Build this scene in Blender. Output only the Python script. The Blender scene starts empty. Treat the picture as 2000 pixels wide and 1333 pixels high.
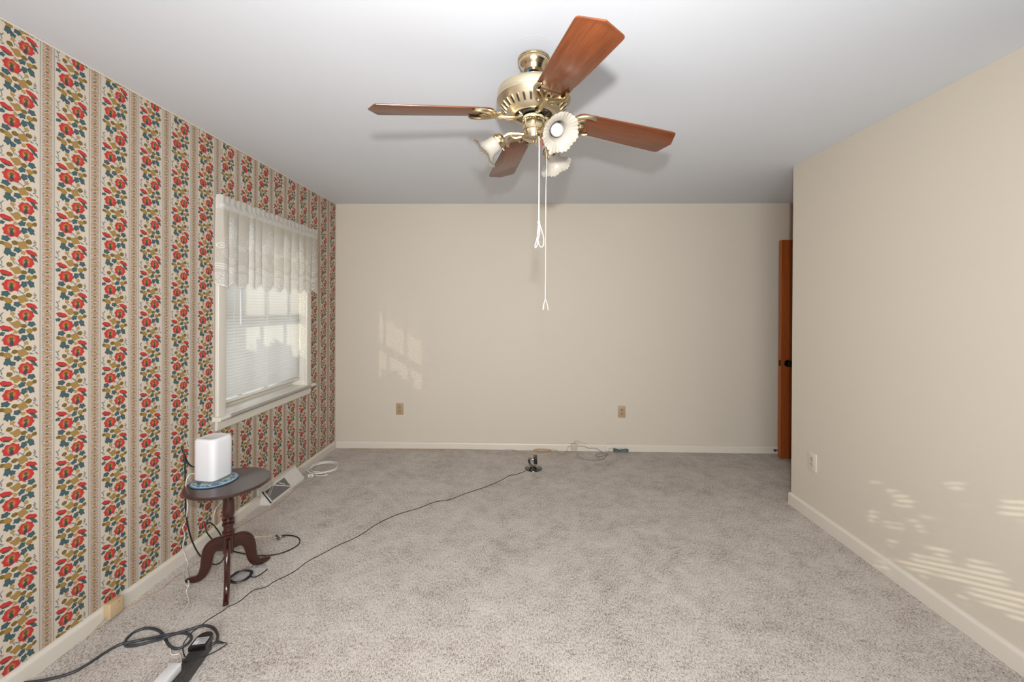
import bpy, math, random
from mathutils import Vector, Matrix

random.seed(7)
SC = bpy.context.scene
COL = SC.collection
PI = math.pi

# ------------------------------------------------------------------ camera
XL, XR, YB, YR, H, EYE = -1.863, 1.953, 4.004, 2.9625, 2.44, 1.4125
YREAR, XALC = -1.3, 3.22
F, Y0 = 789.0, 603.065
YAW, PITCH, ROLL = 2.39e-2, -3.0e-3, 4.7e-3
_cy, _sy = math.cos(YAW), math.sin(YAW)
_cp, _sp = math.cos(PITCH), math.sin(PITCH)
_cr, _sr = math.cos(ROLL), math.sin(ROLL)
MROT = (Matrix(((_cr, 0, _sr), (0, 1, 0), (-_sr, 0, _cr)))
        @ Matrix(((1, 0, 0), (0, _cp, _sp), (0, -_sp, _cp)))
        @ Matrix(((_cy, _sy, 0), (-_sy, _cy, 0), (0, 0, 1))))
right, fwd, up = MROT[0].copy(), MROT[1].copy(), MROT[2].copy()
cam_d = bpy.data.cameras.new('camera')
cam = bpy.data.objects.new('camera', cam_d)
COL.objects.link(cam)
cam.matrix_world = Matrix(((right.x, up.x, -fwd.x, 0), (right.y, up.y, -fwd.y, 0),
                           (right.z, up.z, -fwd.z, EYE), (0, 0, 0, 1)))
cam_d.sensor_width = 36.0
cam_d.sensor_fit = 'HORIZONTAL'
cam_d.lens = F / 2000.0 * 36.0
cam_d.shift_y = -(666.5 - Y0) / 2000.0
cam_d.clip_start = 0.02
SC.camera = cam

# ------------------------------------------------------------------ world, lights, exposure
SC.view_settings.view_transform = 'Standard'
SC.view_settings.look = 'None'
SC.view_settings.exposure = -0.10
SC.view_settings.gamma = 1.0
SC.view_settings.use_curve_mapping = False
SC.cycles.use_denoising = True
SC.cycles.max_bounces = 12
SC.cycles.diffuse_bounces = 6
SC.cycles.transparent_max_bounces = 24
SC.cycles.sample_clamp_indirect = 6.0
SC.cycles.caustics_reflective = False
SC.cycles.caustics_refractive = False

world = bpy.data.worlds.new('sky')
SC.world = world
world.use_nodes = True
world.node_tree.nodes['Background'].inputs['Color'].default_value = (0.94, 0.96, 1.0, 1)
world.node_tree.nodes['Background'].inputs['Strength'].default_value = 2.1


def lamp(name, kind, loc, energy, color, **kw):
    d = bpy.data.lights.new(name, kind)
    d.energy = energy
    d.color = color
    for k, v in kw.items():
        setattr(d, k, v)
    o = bpy.data.objects.new(name, d)
    o.location = loc
    COL.objects.link(o)
    return o


# low sun through the windows, from the left rear
SUN = Vector((0.73, 1.0, -0.42)).normalized()
sun = lamp('sun', 'SUN', (-6, -8, 6), 4.6, (1.0, 0.91, 0.76), angle=math.radians(0.22))
sun.rotation_euler = SUN.to_track_quat('-Z', 'Y').to_euler()
# the photographer's flash just above the camera (the fan's shadow on the ceiling points back to it)
flash = lamp('camera_flash', 'SPOT', (0.021, -0.11, 1.652), 254.0, (1.0, 0.985, 0.955), shadow_soft_size=0.03,
             spot_size=math.radians(164), spot_blend=1.0)
flash.rotation_euler = (math.radians(85), 0, 0)
# added area light that fills the room from behind the camera
rear_fill = lamp('rear_fill_light', 'AREA', (-0.1, YREAR + 0.05, 1.46), 150.0, (0.96, 0.97, 1.0),
           shape='RECTANGLE', size=1.9, size_y=1.2)
rear_fill.rotation_euler = (math.radians(106), 0, 0)


# ------------------------------------------------------------------ helpers
ALB = 0.72          # overall reflectance of the paints and finishes


def lin(r, g, b):
    def f(c):
        c /= 255.0
        return c / 12.92 if c <= 0.04045 else ((c + 0.055) / 1.055) ** 2.4
    return (f(r) * ALB, f(g) * ALB, f(b) * ALB, 1.0)


def ray(px, py):
    return MROT.transposed() @ Vector(((px - 1000.0) / F, 1.0, (Y0 - py) / F))


def onZ(px, py, z=0.0):
    d = ray(px, py)
    return d * ((z - EYE) / d.z) + Vector((0, 0, EYE))


def onY(px, py, y):
    d = ray(px, py)
    return d * (y / d.y) + Vector((0, 0, EYE))


def onX(px, py, x):
    d = ray(px, py)
    return d * (x / d.x) + Vector((0, 0, EYE))


class MB:
    """collects shapes, then links them as one mesh object"""
    def __init__(s):
        s.v, s.f, s.m, s.uv = [], [], [], None

    def add(s, vs, fs, mi=0):
        n = len(s.v)
        s.v += [Vector(v) for v in vs]
        s.f += [tuple(i + n for i in f) for f in fs]
        s.m += [mi] * len(fs)
        return s

    def box(s, a, b, mi=0, M=None):
        (x0, y0, z0), (x1, y1, z1) = a, b
        vs = [Vector(p) for p in ((x0, y0, z0), (x1, y0, z0), (x1, y1, z0), (x0, y1, z0),
                                  (x0, y0, z1), (x1, y0, z1), (x1, y1, z1), (x0, y1, z1))]
        if M is not None:
            vs = [M @ v for v in vs]
        return s.add(vs, [(0, 3, 2, 1), (4, 5, 6, 7), (0, 1, 5, 4), (1, 2, 6, 5), (2, 3, 7, 6), (3, 0, 4, 7)], mi)

    def rbox(s, a, b, r=0.003, mi=0, M=None, seg=4):
        """box with rounded vertical edges and bevelled rims"""
        (x0, y0, z0), (x1, y1, z1) = a, b
        def ring(ins, z):
            out = []
            rr = max(r - ins, 1e-5)
            for cx, cy, a0 in ((x1 - r, y1 - r, 0), (x0 + r, y1 - r, 90), (x0 + r, y0 + r, 180), (x1 - r, y0 + r, 270)):
                for k in range(seg + 1):
                    t = math.radians(a0 + 90.0 * k / seg)
                    out.append(Vector((cx + rr * math.cos(t), cy + rr * math.sin(t), z)))
            return out
        e = min(r * 0.6, (z1 - z0) * 0.3)
        rings = [ring(e, z0), ring(e * 0.3, z0 + e * 0.3), ring(0, z0 + e), ring(0, z1 - e), ring(e * 0.3, z1 - e * 0.3), ring(e, z1)]
        return s.rings(rings, mi, M)

    def rings(s, rings, mi=0, M=None, cap=True, close=True):
        n = len(rings[0])
        vs = [v for r in rings for v in r]
        if M is not None:
            vs = [M @ v for v in vs]
        fs = []
        for i in range(len(rings) - 1):
            for j in range(n if close else n - 1):
                k = (j + 1) % n
                fs.append((i * n + j, i * n + k, (i + 1) * n + k, (i + 1) * n + j))
        if cap:
            fs.append(tuple(range(n - 1, -1, -1)))
            fs.append(tuple((len(rings) - 1) * n + j for j in range(n)))
        return s.add(vs, fs, mi)

    def lathe(s, prof, seg=40, mi=0, M=None, cap=True):
        """prof: list of (r, z) along the z axis"""
        rings = [[Vector((r * math.cos(2 * PI * k / seg), r * math.sin(2 * PI * k / seg), z)) for k in range(seg)] for r, z in prof]
        return s.rings(rings, mi, M, cap)

    def tube(s, pts, r, seg=8, mi=0, smooth=6, cap=True):
        """sweep along a Catmull-Rom curve; r a number or a list per control point"""
        pts = [Vector(p) for p in pts]
        rs = r if isinstance(r, (list, tuple)) else [r] * len(pts)
        P, R = [], []
        if smooth > 1 and len(pts) > 2:
            for i in range(len(pts) - 1):
                p0, p1, p2 = pts[max(i - 1, 0)], pts[i], pts[i + 1]
                p3 = pts[min(i + 2, len(pts) - 1)]
                for k in range(smooth):
                    t = k / smooth
                    P.append(0.5 * ((2 * p1) + (p2 - p0) * t + (2 * p0 - 5 * p1 + 4 * p2 - p3) * t * t + (3 * p1 - p0 - 3 * p2 + p3) * t ** 3))
                    R.append(rs[i] * (1 - t) + rs[i + 1] * t)
            P.append(pts[-1]); R.append(rs[-1])
        else:
            P, R = pts, list(rs)
        rings = []
        nrm = None
        for i, p in enumerate(P):
            tg = P[min(i + 1, len(P) - 1)] - P[max(i - 1, 0)]
            tg = tg.normalized() if tg.length > 1e-9 else Vector((0, 0, 1))
            if nrm is None:
                a = Vector((0, 0, 1)) if abs(tg.z) < 0.9 else Vector((1, 0, 0))
                nrm = tg.cross(a).normalized()
            nrm = nrm - tg * nrm.dot(tg)
            nrm = nrm.normalized() if nrm.length > 1e-6 else tg.orthogonal().normalized()
            b = tg.cross(nrm)
            rings.append([p + (nrm * math.cos(2 * PI * k / seg) + b * math.sin(2 * PI * k / seg)) * R[i] for k in range(seg)])
        return s.rings(rings, mi, None, cap)

    def prism(s, poly, ax, d0, d1, mi=0):
        """extrude a 2-d polygon along axis ax ('x','y','z')"""
        def mk(p, d):
            return {'x': (d, p[0], p[1]), 'y': (p[0], d, p[1]), 'z': (p[0], p[1], d)}[ax]
        n = len(poly)
        vs = [mk(p, d0) for p in poly] + [mk(p, d1) for p in poly]
        fs = [(i, (i + 1) % n, n + (i + 1) % n, n + i) for i in range(n)]
        fs += [tuple(range(n - 1, -1, -1)), tuple(range(n, 2 * n))]
        return s.add(vs, fs, mi)

    def build(s, name, mats, parent=None, smooth=35, loc=None, local=False):
        if not isinstance(mats, (list, tuple)):
            mats = [mats]
        me = bpy.data.meshes.new(name)
        if loc is not None:
            base = Vector(loc)
        elif parent is not None and not local:
            q, base = parent, Vector((0, 0, 0))
            while q is not None:
                base = base + q.location
                q = q.parent
        else:
            base = Vector((0, 0, 0))
        me.from_pydata([v - base for v in s.v], [], s.f)
        for m in mats:
            me.materials.append(m)
        me.polygons.foreach_set('material_index', s.m)
        if s.uv is not None:
            lay = me.uv_layers.new(name='UVMap')
            for lp in me.loops:
                lay.data[lp.index].uv = s.uv[lp.vertex_index]
        if smooth:
            me.polygons.foreach_set('use_smooth', [True] * len(s.f))
            me.set_sharp_from_angle(angle=math.radians(smooth))
        me.update()
        import bmesh
        bm = bmesh.new(); bm.from_mesh(me)
        bmesh.ops.recalc_face_normals(bm, faces=bm.faces)
        bm.to_mesh(me); bm.free()
        o = bpy.data.objects.new(name, me)
        COL.objects.link(o)
        if parent is not None:
            o.parent = parent
        elif loc is not None:
            o.location = base
        return o


def thing(name, label, cat, loc=(0, 0, 0), group=None):
    o = bpy.data.objects.new(name, None)
    o.empty_display_size = 0.1
    COL.objects.link(o)
    o.location = loc
    o['label'] = label
    o['category'] = cat
    if group:
        o['group'] = group
    return o


def tag(o, label, cat, group=None):
    o['label'] = label
    o['category'] = cat
    if group:
        o['group'] = group
    return o


def struct(o):
    o['kind'] = 'structure'
    return o


# ------------------------------------------------------------------ materials
class NT:
    def __init__(s, name):
        s.mat = bpy.data.materials.new(name)
        s.mat.use_nodes = True
        s.t = s.mat.node_tree
        s.t.nodes.clear()
        s.out = s.t.nodes.new('ShaderNodeOutputMaterial')

    def n(s, typ, **kw):
        nd = s.t.nodes.new(typ)
        for k, v in kw.items():
            setattr(nd, k, v)
        return nd

    def link(s, a, b):
        s.t.links.new(a, b)

    def put(s, sock, v):
        if isinstance(v, bpy.types.NodeSocket):
            s.link(v, sock)
        else:
            sock.default_value = v

    def math(s, op, a, b=0.0, c=None, clamp=False):
        nd = s.n('ShaderNodeMath', operation=op, use_clamp=clamp)
        s.put(nd.inputs[0], a); s.put(nd.inputs[1], b)
        if c is not None:
            s.put(nd.inputs[2], c)
        return nd.outputs[0]

    def vmath(s, op, a, b=None):
        nd = s.n('ShaderNodeVectorMath', operation=op)
        s.put(nd.inputs[0], a)
        if b is not None:
            s.put(nd.inputs[1], b)
        return nd.outputs['Value'] if op in ('LENGTH', 'DISTANCE', 'DOT_PRODUCT') else nd.outputs[0]

    def mix(s, fac, a, b):
        nd = s.n('ShaderNodeMix', data_type='RGBA')
        s.put(nd.inputs[0], fac); s.put(nd.inputs[6], a); s.put(nd.inputs[7], b)
        return nd.outputs[2]

    def noise(s, vec, scale, detail=2.0, rough=0.5, color=False):
        nd = s.n('ShaderNodeTexNoise')
        if vec is not None:
            s.link(vec, nd.inputs['Vector'])
        nd.inputs['Scale'].default_value = scale
        nd.inputs['Detail'].default_value = detail
        nd.inputs['Roughness'].default_value = rough
        return nd.outputs['Color' if color else 'Fac']

    def ramp(s, fac, stops, interp='LINEAR'):
        nd = s.n('ShaderNodeValToRGB')
        nd.color_ramp.interpolation = interp
        el = nd.color_ramp.elements
        while len(el) < len(stops):
            el.new(0.5)
        for e, (p, c) in zip(el, stops):
            e.position = p
            e.color = c if len(c) == 4 else (*c, 1)
        s.link(fac, nd.inputs[0])
        return nd.outputs[0]

    def obj(s):
        return s.n('ShaderNodeTexCoord').outputs['Object']

    def pos(s):
        return s.n('ShaderNodeNewGeometry').outputs['Position']

    def xyz(s, v):
        nd = s.n('ShaderNodeSeparateXYZ')
        s.link(v, nd.inputs[0])
        return nd.outputs

    def comb(s, x, y, z=0.0):
        nd = s.n('ShaderNodeCombineXYZ')
        s.put(nd.inputs[0], x); s.put(nd.inputs[1], y); s.put(nd.inputs[2], z)
        return nd.outputs[0]

    def bump(s, h, strength, dist=0.002):
        nd = s.n('ShaderNodeBump')
        nd.inputs['Strength'].default_value = strength
        nd.inputs['Distance'].default_value = dist
        s.link(h, nd.inputs['Height'])
        return nd.outputs[0]

    def principled(s, color, rough=0.5, metal=0.0, spec=0.5, normal=None, coat=0.0, coat_rough=0.1, trans=0.0):
        b = s.n('ShaderNodeBsdfPrincipled')
        s.put(b.inputs['Base Color'], color)
        s.put(b.inputs['Roughness'], rough)
        b.inputs['Metallic'].default_value = metal
        b.inputs['Specular IOR Level'].default_value = spec
        b.inputs['Coat Weight'].default_value = coat
        b.inputs['Coat Roughness'].default_value = coat_rough
        b.inputs['Transmission Weight'].default_value = trans
        if normal is not None:
            s.link(normal, b.inputs['Normal'])
        s.link(b.outputs[0], s.out.inputs['Surface'])
        return b


def plain(name, rgb, rough=0.5, metal=0.0, spec=0.5, var=0.04, vscale=30.0, bump=0.0, bscale=400.0, coat=0.0):
    """a simple procedural surface with a little natural variation"""
    t = NT(name)
    c = lin(*rgb)
    o = t.obj()
    f = t.noise(o, vscale, 3.0)
    dark = tuple(x * (1 - 2 * var) for x in c[:3]) + (1,)
    lite = tuple(min(1, x * (1 + 2 * var)) for x in c[:3]) + (1,)
    col = t.mix(f, dark, lite)
    nrm = t.bump(t.noise(o, bscale, 2.0), bump, 0.001) if bump else None
    t.principled(col, rough, metal, spec, nrm, coat)
    return t.mat


def wood(name, a, b, rough=0.3, axis='x', scale=9.0, coat=0.3, stretch=14.0):
    t = NT(name)
    o = t.obj()
    mp = t.n('ShaderNodeMapping')
    t.link(o, mp.inputs[0])
    sc = {'x': (scale / stretch, scale, scale), 'y': (scale, scale / stretch, scale), 'z': (scale, scale, scale / stretch)}[axis]
    mp.inputs['Scale'].default_value = sc
    f1 = t.noise(mp.outputs[0], 4.0, 4.0, 0.6)
    f2 = t.noise(mp.outputs[0], 26.0, 3.0, 0.6)
    f = t.math('MULTIPLY_ADD', f2, 0.45, t.math('MULTIPLY', f1, 0.6))
    col = t.ramp(f, [(0.30, lin(*a)), (0.72, lin(*b))])
    t.principled(col, rough, 0.0, 0.5, t.bump(f2, 0.05, 0.001), coat, 0.15)
    return t.mat


M = {}


def make_wallpaper():
    t = NT('striped_floral_wallpaper')
    x, y, z = t.xyz(t.pos())
    PER, VPER, U0 = 0.1772, 0.2005, 1.5425
    s = t.math('DIVIDE', t.math('SUBTRACT', y, U0), PER)
    k = t.math('FLOOR', s)
    u = t.math('SUBTRACT', s, k)
    odd = t.math('FRACT', t.math('MULTIPLY', k, 0.5))           # 0 or .5
    # in the odd columns the repeat is dropped by about a quarter
    w = t.math('DIVIDE', t.math('SUBTRACT', 1.374 + 0.0, z), VPER)
    w = t.math('ADD', w, t.math('MULTIPLY', t.math('SUBTRACT', 0.5, odd), -1.546))
    v = t.math('FRACT', t.math('ADD', w, 165.0 / 632.0 + 20.0))
    X = t.math('MULTIPLY_ADD', t.math('SUBTRACT', u, 0.5), 5.79, 2.78)
    Yv = t.math('MULTIPLY_ADD', v, 6.32, 3.40)
    q0 = t.comb(X, Yv, 0.0)
    pp = t.comb(y, z, 0.0)
    nz = t.noise(pp, 130.0, 1.5, color=True)
    q = t.vmath('ADD', q0, t.vmath('MULTIPLY', t.vmath('SUBTRACT', nz, (0.5, 0.5, 0.5)), (0.17, 0.17, 0.0)))
    brush = t.noise(pp, 260.0, 2.0)

    def ell(cx, cy, rx, ry, rot=0.0, lobes=0, amp=0.0, vec=None):
        mp = t.n('ShaderNodeMapping', vector_type='TEXTURE')
        t.link(vec or q, mp.inputs[0])
        mp.inputs['Location'].default_value = (cx / 100.0, cy / 100.0, 0)
        mp.inputs['Rotation'].default_value = (0, 0, math.radians(rot))
        mp.inputs['Scale'].default_value = (rx / 100.0, ry / 100.0, 1)
        d = t.vmath('LENGTH', mp.outputs[0])
        if lobes:
            a = t.xyz(mp.outputs[0])
            th = t.math('ARCTAN2', a[1], a[0])
            d = t.math('MULTIPLY', d, t.math('MULTIPLY_ADD', t.math('COSINE', t.math('MULTIPLY', th, float(lobes))), -amp, 1.0))
        return d

    def group(els, ks=1.0, lb=0, am=0.0):
        m = None
        for e in els:
            e = list(e)
            kw = {}
            if len(e) > 5:
                kw = dict(lobes=e[5], amp=e[6])
            elif lb:
                kw = dict(lobes=lb, amp=am)
            e[2] *= ks; e[3] *= ks
            for dy in (-632, 0, 632):
                if e[1] + dy + max(e[2], e[3]) < 335 or e[1] + dy - max(e[2], e[3]) > 977:
                    continue
                d = ell(e[0], e[1] + dy, e[2], e[3], e[4] if len(e) > 4 else 0, **kw)
                m = d if m is None else t.math('MINIMUM', m, d)
        return m

    def lay(col, d, inner, outer, edge=0.93):
        mask = t.math('SUBTRACT', 1.0, t.math('MULTIPLY', t.math('SUBTRACT', d, edge), 1.0 / (1.06 - edge)), clamp=True)
        f = t.math('MULTIPLY_ADD', brush, 0.7, t.math('MULTIPLY', t.math('POWER', d, 3.0), 0.45))
        f = t.math('SUBTRACT', f, 0.18, clamp=True)
        return t.mix(mask, col, t.mix(f, inner, outer))

    cream = lin(217, 201, 178)
    base = t.mix(t.noise(pp, 9.0, 2.0), lin(215, 200, 181), lin(224, 210, 192))
    # fine upright threads in the ground
    th = t.math('SINE', t.math('MULTIPLY', y, 2600.0))
    base = t.mix(t.math('MULTIPLY_ADD', th, 0.04, 0.04), base, lin(176, 160, 140))
    col = base
    # ---- narrow lace-like stripe at the cell border
    a = t.math('MULTIPLY', t.math('SUBTRACT', t.math('FRACT', t.math('ADD', u, 0.5)), 0.5), PER / 0.0165)   # -1..1 across the stripe
    aa = t.math('ABSOLUTE', a)
    inside = t.math('LESS_THAN', aa, 0.98)
    bz = t.math('DIVIDE', z, 0.0302)
    ph = t.math('MULTIPLY', bz, 2 * PI)
    # crossing dashes
    d1 = t.math('SINE', t.math('ADD', t.math('MULTIPLY', t.noise(pp, 150.0, 2.0), 9.0), t.math('MULTIPLY_ADD', aa, 6.0, t.math('MULTIPLY', ph, 5.0))))
    dn = t.noise(pp, 420.0, 1.0)
    dash = t.math('MULTIPLY', t.math('GREATER_THAN', t.math('MULTIPLY_ADD', dn, 1.5, t.math('SUBTRACT', t.math('MULTIPLY', d1, 0.75), 0.72)), 0.22), inside)
    col = t.mix(t.math('MULTIPLY', inside, 0.30), col, lin(196, 168, 140))
    col = t.mix(t.math('MULTIPLY', dash, 0.78), col, t.mix(t.noise(pp, 60.0, 1.0), lin(98, 62, 44), lin(128, 76, 62)))
    # little gold flowers down the middle
    fb = t.math('SUBTRACT', t.math('FRACT', bz), 0.5)
    gd = t.vmath('LENGTH', t.comb(t.math('MULTIPLY', a, 1.9), t.math('MULTIPLY', fb, 3.6), 0.0))
    col = t.mix(t.math('MULTIPLY', t.math('LESS_THAN', t.math('MULTIPLY_ADD', dn, 0.9, gd), 1.25), t.math('MULTIPLY', inside, 0.9)), col, lin(172, 140, 88))
    fb2 = t.math('SUBTRACT', t.math('FRACT', t.math('ADD', bz, 0.5)), 0.5)
    gd2 = t.vmath('LENGTH', t.comb(t.math('MULTIPLY', a, 3.0), t.math('MULTIPLY', fb2, 6.5), 0.0))
    col = t.mix(t.math('MULTIPLY', t.math('LESS_THAN', t.math('MULTIPLY_ADD', dn, 0.9, gd2), 1.25), t.math('MULTIPLY', inside, 0.9)), col, lin(110, 92, 60))
    # pale hairlines beside the stripe
    hl = t.math('LESS_THAN', t.math('ABSOLUTE', t.math('SUBTRACT', aa, 1.06)), 0.05)
    col = t.mix(t.math('MULTIPLY', hl, 0.35), col, lin(150, 120, 100))
    # grey-blue beaded lines
    bead = t.math('ABSOLUTE', t.math('SUBTRACT', aa, 1.40))
    bd = t.vmath('LENGTH', t.comb(t.math('DIVIDE', bead, 0.15), t.math('MULTIPLY', t.math('SUBTRACT', t.math('FRACT', t.math('DIVIDE', z, 0.0062)), 0.5), 1.7), 0.0))
    bm_ = t.math('SUBTRACT', 1.35, bd, clamp=True)
    col = t.mix(t.math('MULTIPLY', bm_, 0.85), col, lin(122, 136, 142))

    # ---- grey sprigs and stems
    sprig = group([(100, 497, 26, 7, 60), (118, 480, 22, 7, -50), (98, 560, 26, 8, 30), (120, 585, 20, 7, -20), (112, 530, 22, 6, 80),
                   (440, 255 + 632, 26, 7, 60), (430, 300 + 632, 22, 7, -30), (455, 330 + 632, 24, 7, 45), (400, 335 + 632, 18, 7, 0),
                   (432, 905, 20, 7, 50), (300, 520, 42, 6, 50), (262, 540, 46, 5, 42), (225, 520, 30, 5, 60), (330, 575, 40, 6, 40),
                   (290, 860, 48, 6, 40), (255, 845, 42, 6, 60), (330, 865, 30, 5, -40), (400, 960, 34, 5, 25), (330, 895, 42, 5, 35),
                   (210, 590, 36, 5, 10), (250, 690, 46, 5, 45), (360, 830, 30, 5, 70), (190, 835, 40, 6, 35), (300, 470, 40, 5, 30)])
    col = lay(col, sprig, lin(120, 132, 128), lin(92, 104, 104), 0.8)
    # ---- dark teal leaves
    leaf = group([(168, 402, 38, 50, 15), (216, 432, 34, 30, -25), (262, 374, 42, 34, 10), (432, 458, 52, 19, 48),
                  (402, 610, 44, 37, 15), (306, 690, 42, 33, -30), (326, 772, 36, 42, 20), (396, 762, 34, 56, -32),
                  (112, 712, 34, 24, -12), (150, 886, 46, 36, 5), (345, 505 + 128, 18, 8, 0)], 0.90, 5, 0.14)
    col = lay(col, leaf, lin(78, 106, 108), lin(38, 62, 70))
    # ---- small gold blossoms
    gold = group([(320, 400, 30, 26, 0, 5, .12), (215, 484, 30, 26, 0, 5, .12), (242, 700, 28, 22, 0, 5, .12), (350, 832, 30, 25, 0, 5, .12)], 0.82)
    col = lay(col, gold, lin(190, 152, 88), lin(160, 120, 62))
    big = group([(256, 612, 66, 48, 15, 4, .16), (312, 945, 66, 52, 20, 4, .16)], 0.84)
    stripe = t.math('MULTIPLY_ADD', t.math('SINE', t.math('MULTIPLY', Yv, 42.0)), 0.25, 0.5)
    mk = t.math('LESS_THAN', big, 1.0)
    col = t.mix(mk, col, t.mix(stripe, lin(184, 150, 90), lin(150, 116, 62)))
    olive = group([(186, 550, 36, 31, 0), (326, 632, 34, 30, 0), (434, 676, 30, 28, 0), (374, 898, 38, 34, 0), (234, 926, 36, 30, 0),
                   (118, 312 + 632, 34, 26, 20)], 0.86)
    col = lay(col, olive, lin(134, 112, 52), lin(82, 70, 30))
    ochre = group([(382, 692, 40, 33, 10), (172, 332 + 632, 50, 36, 30)], 0.88)
    col = lay(col, ochre, lin(176, 140, 70), lin(120, 92, 40))
    # ---- red buds and blossoms
    red = lin(208, 66, 62)
    dred = lin(158, 34, 36)
    bud = group([(402, 396, 66, 30, 22, 6, .06), (155, 652, 70, 31, 18, 6, .06)], 0.95)
    col = lay(col, bud, red, dred, 0.96)
    calyx = group([(410, 424, 34, 12, 24), (152, 676, 36, 12, 10)])
    col = lay(col, calyx, lin(84, 92, 70), lin(48, 66, 70))
    fl = group([(349, 505, 85, 74, 10, 8, .065), (206, 790, 92, 76, 8, 8, .065)], 0.92)
    col = lay(col, fl, lin(212, 72, 66), dred, 0.97)
    halo = group([(346, 500, 34, 40, 10), (204, 785, 36, 42, 10)])
    col = t.mix(t.math('MULTIPLY', t.math('SUBTRACT', 1.25, halo, clamp=True), 1.3, clamp=True), col, lin(196, 146, 92))
    core = group([(346, 488, 20, 20, 0), (204, 775, 22, 20, 0)])
    col = lay(col, core, lin(112, 104, 40), lin(74, 70, 30))
    stem = group([(343, 538, 18, 32, 18), (206, 820, 20, 32, -12)])
    col = lay(col, stem, lin(60, 84, 88), lin(38, 58, 70))
    t.principled(col, 0.55, 0.0, 0.3)
    return t.mat


def make_carpet():
    t = NT('speckled_taupe_carpet')
    p = t.pos()
    mp = t.n('ShaderNodeMapping')
    t.link(p, mp.inputs[0])
    mp.inputs['Scale'].default_value = (1.3, 0.6, 1.0)
    f1 = t.noise(mp.outputs[0], 112.0, 4.0, 0.75)
    f2 = t.noise(mp.outputs[0], 300.0, 2.0, 0.6)
    f = t.math('MULTIPLY_ADD', f2, 0.55, t.math('MULTIPLY', f1, 0.6))
    # trodden patches where the pile lies the other way
    patch = t.noise(p, 3.6, 3.0, 0.6)
    patch2 = t.noise(p, 13.0, 2.0, 0.5)
    sh = t.math('MULTIPLY_ADD', patch, 0.13, t.math('MULTIPLY', patch2, 0.11))
    f = t.math('ADD', f, t.math('SUBTRACT', sh, 0.12))
    col = t.ramp(f, [(0.37, lin(70, 60, 52)), (0.455, lin(132, 120, 110)), (0.535, lin(200, 190, 180)), (0.64, lin(240, 232, 223))])
    h = t.math('MULTIPLY_ADD', f1, 1.0, f2)
    t.principled(col, 0.95, 0.0, 0.1, t.bump(h, 0.7, 0.006))
    return t.mat


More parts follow.
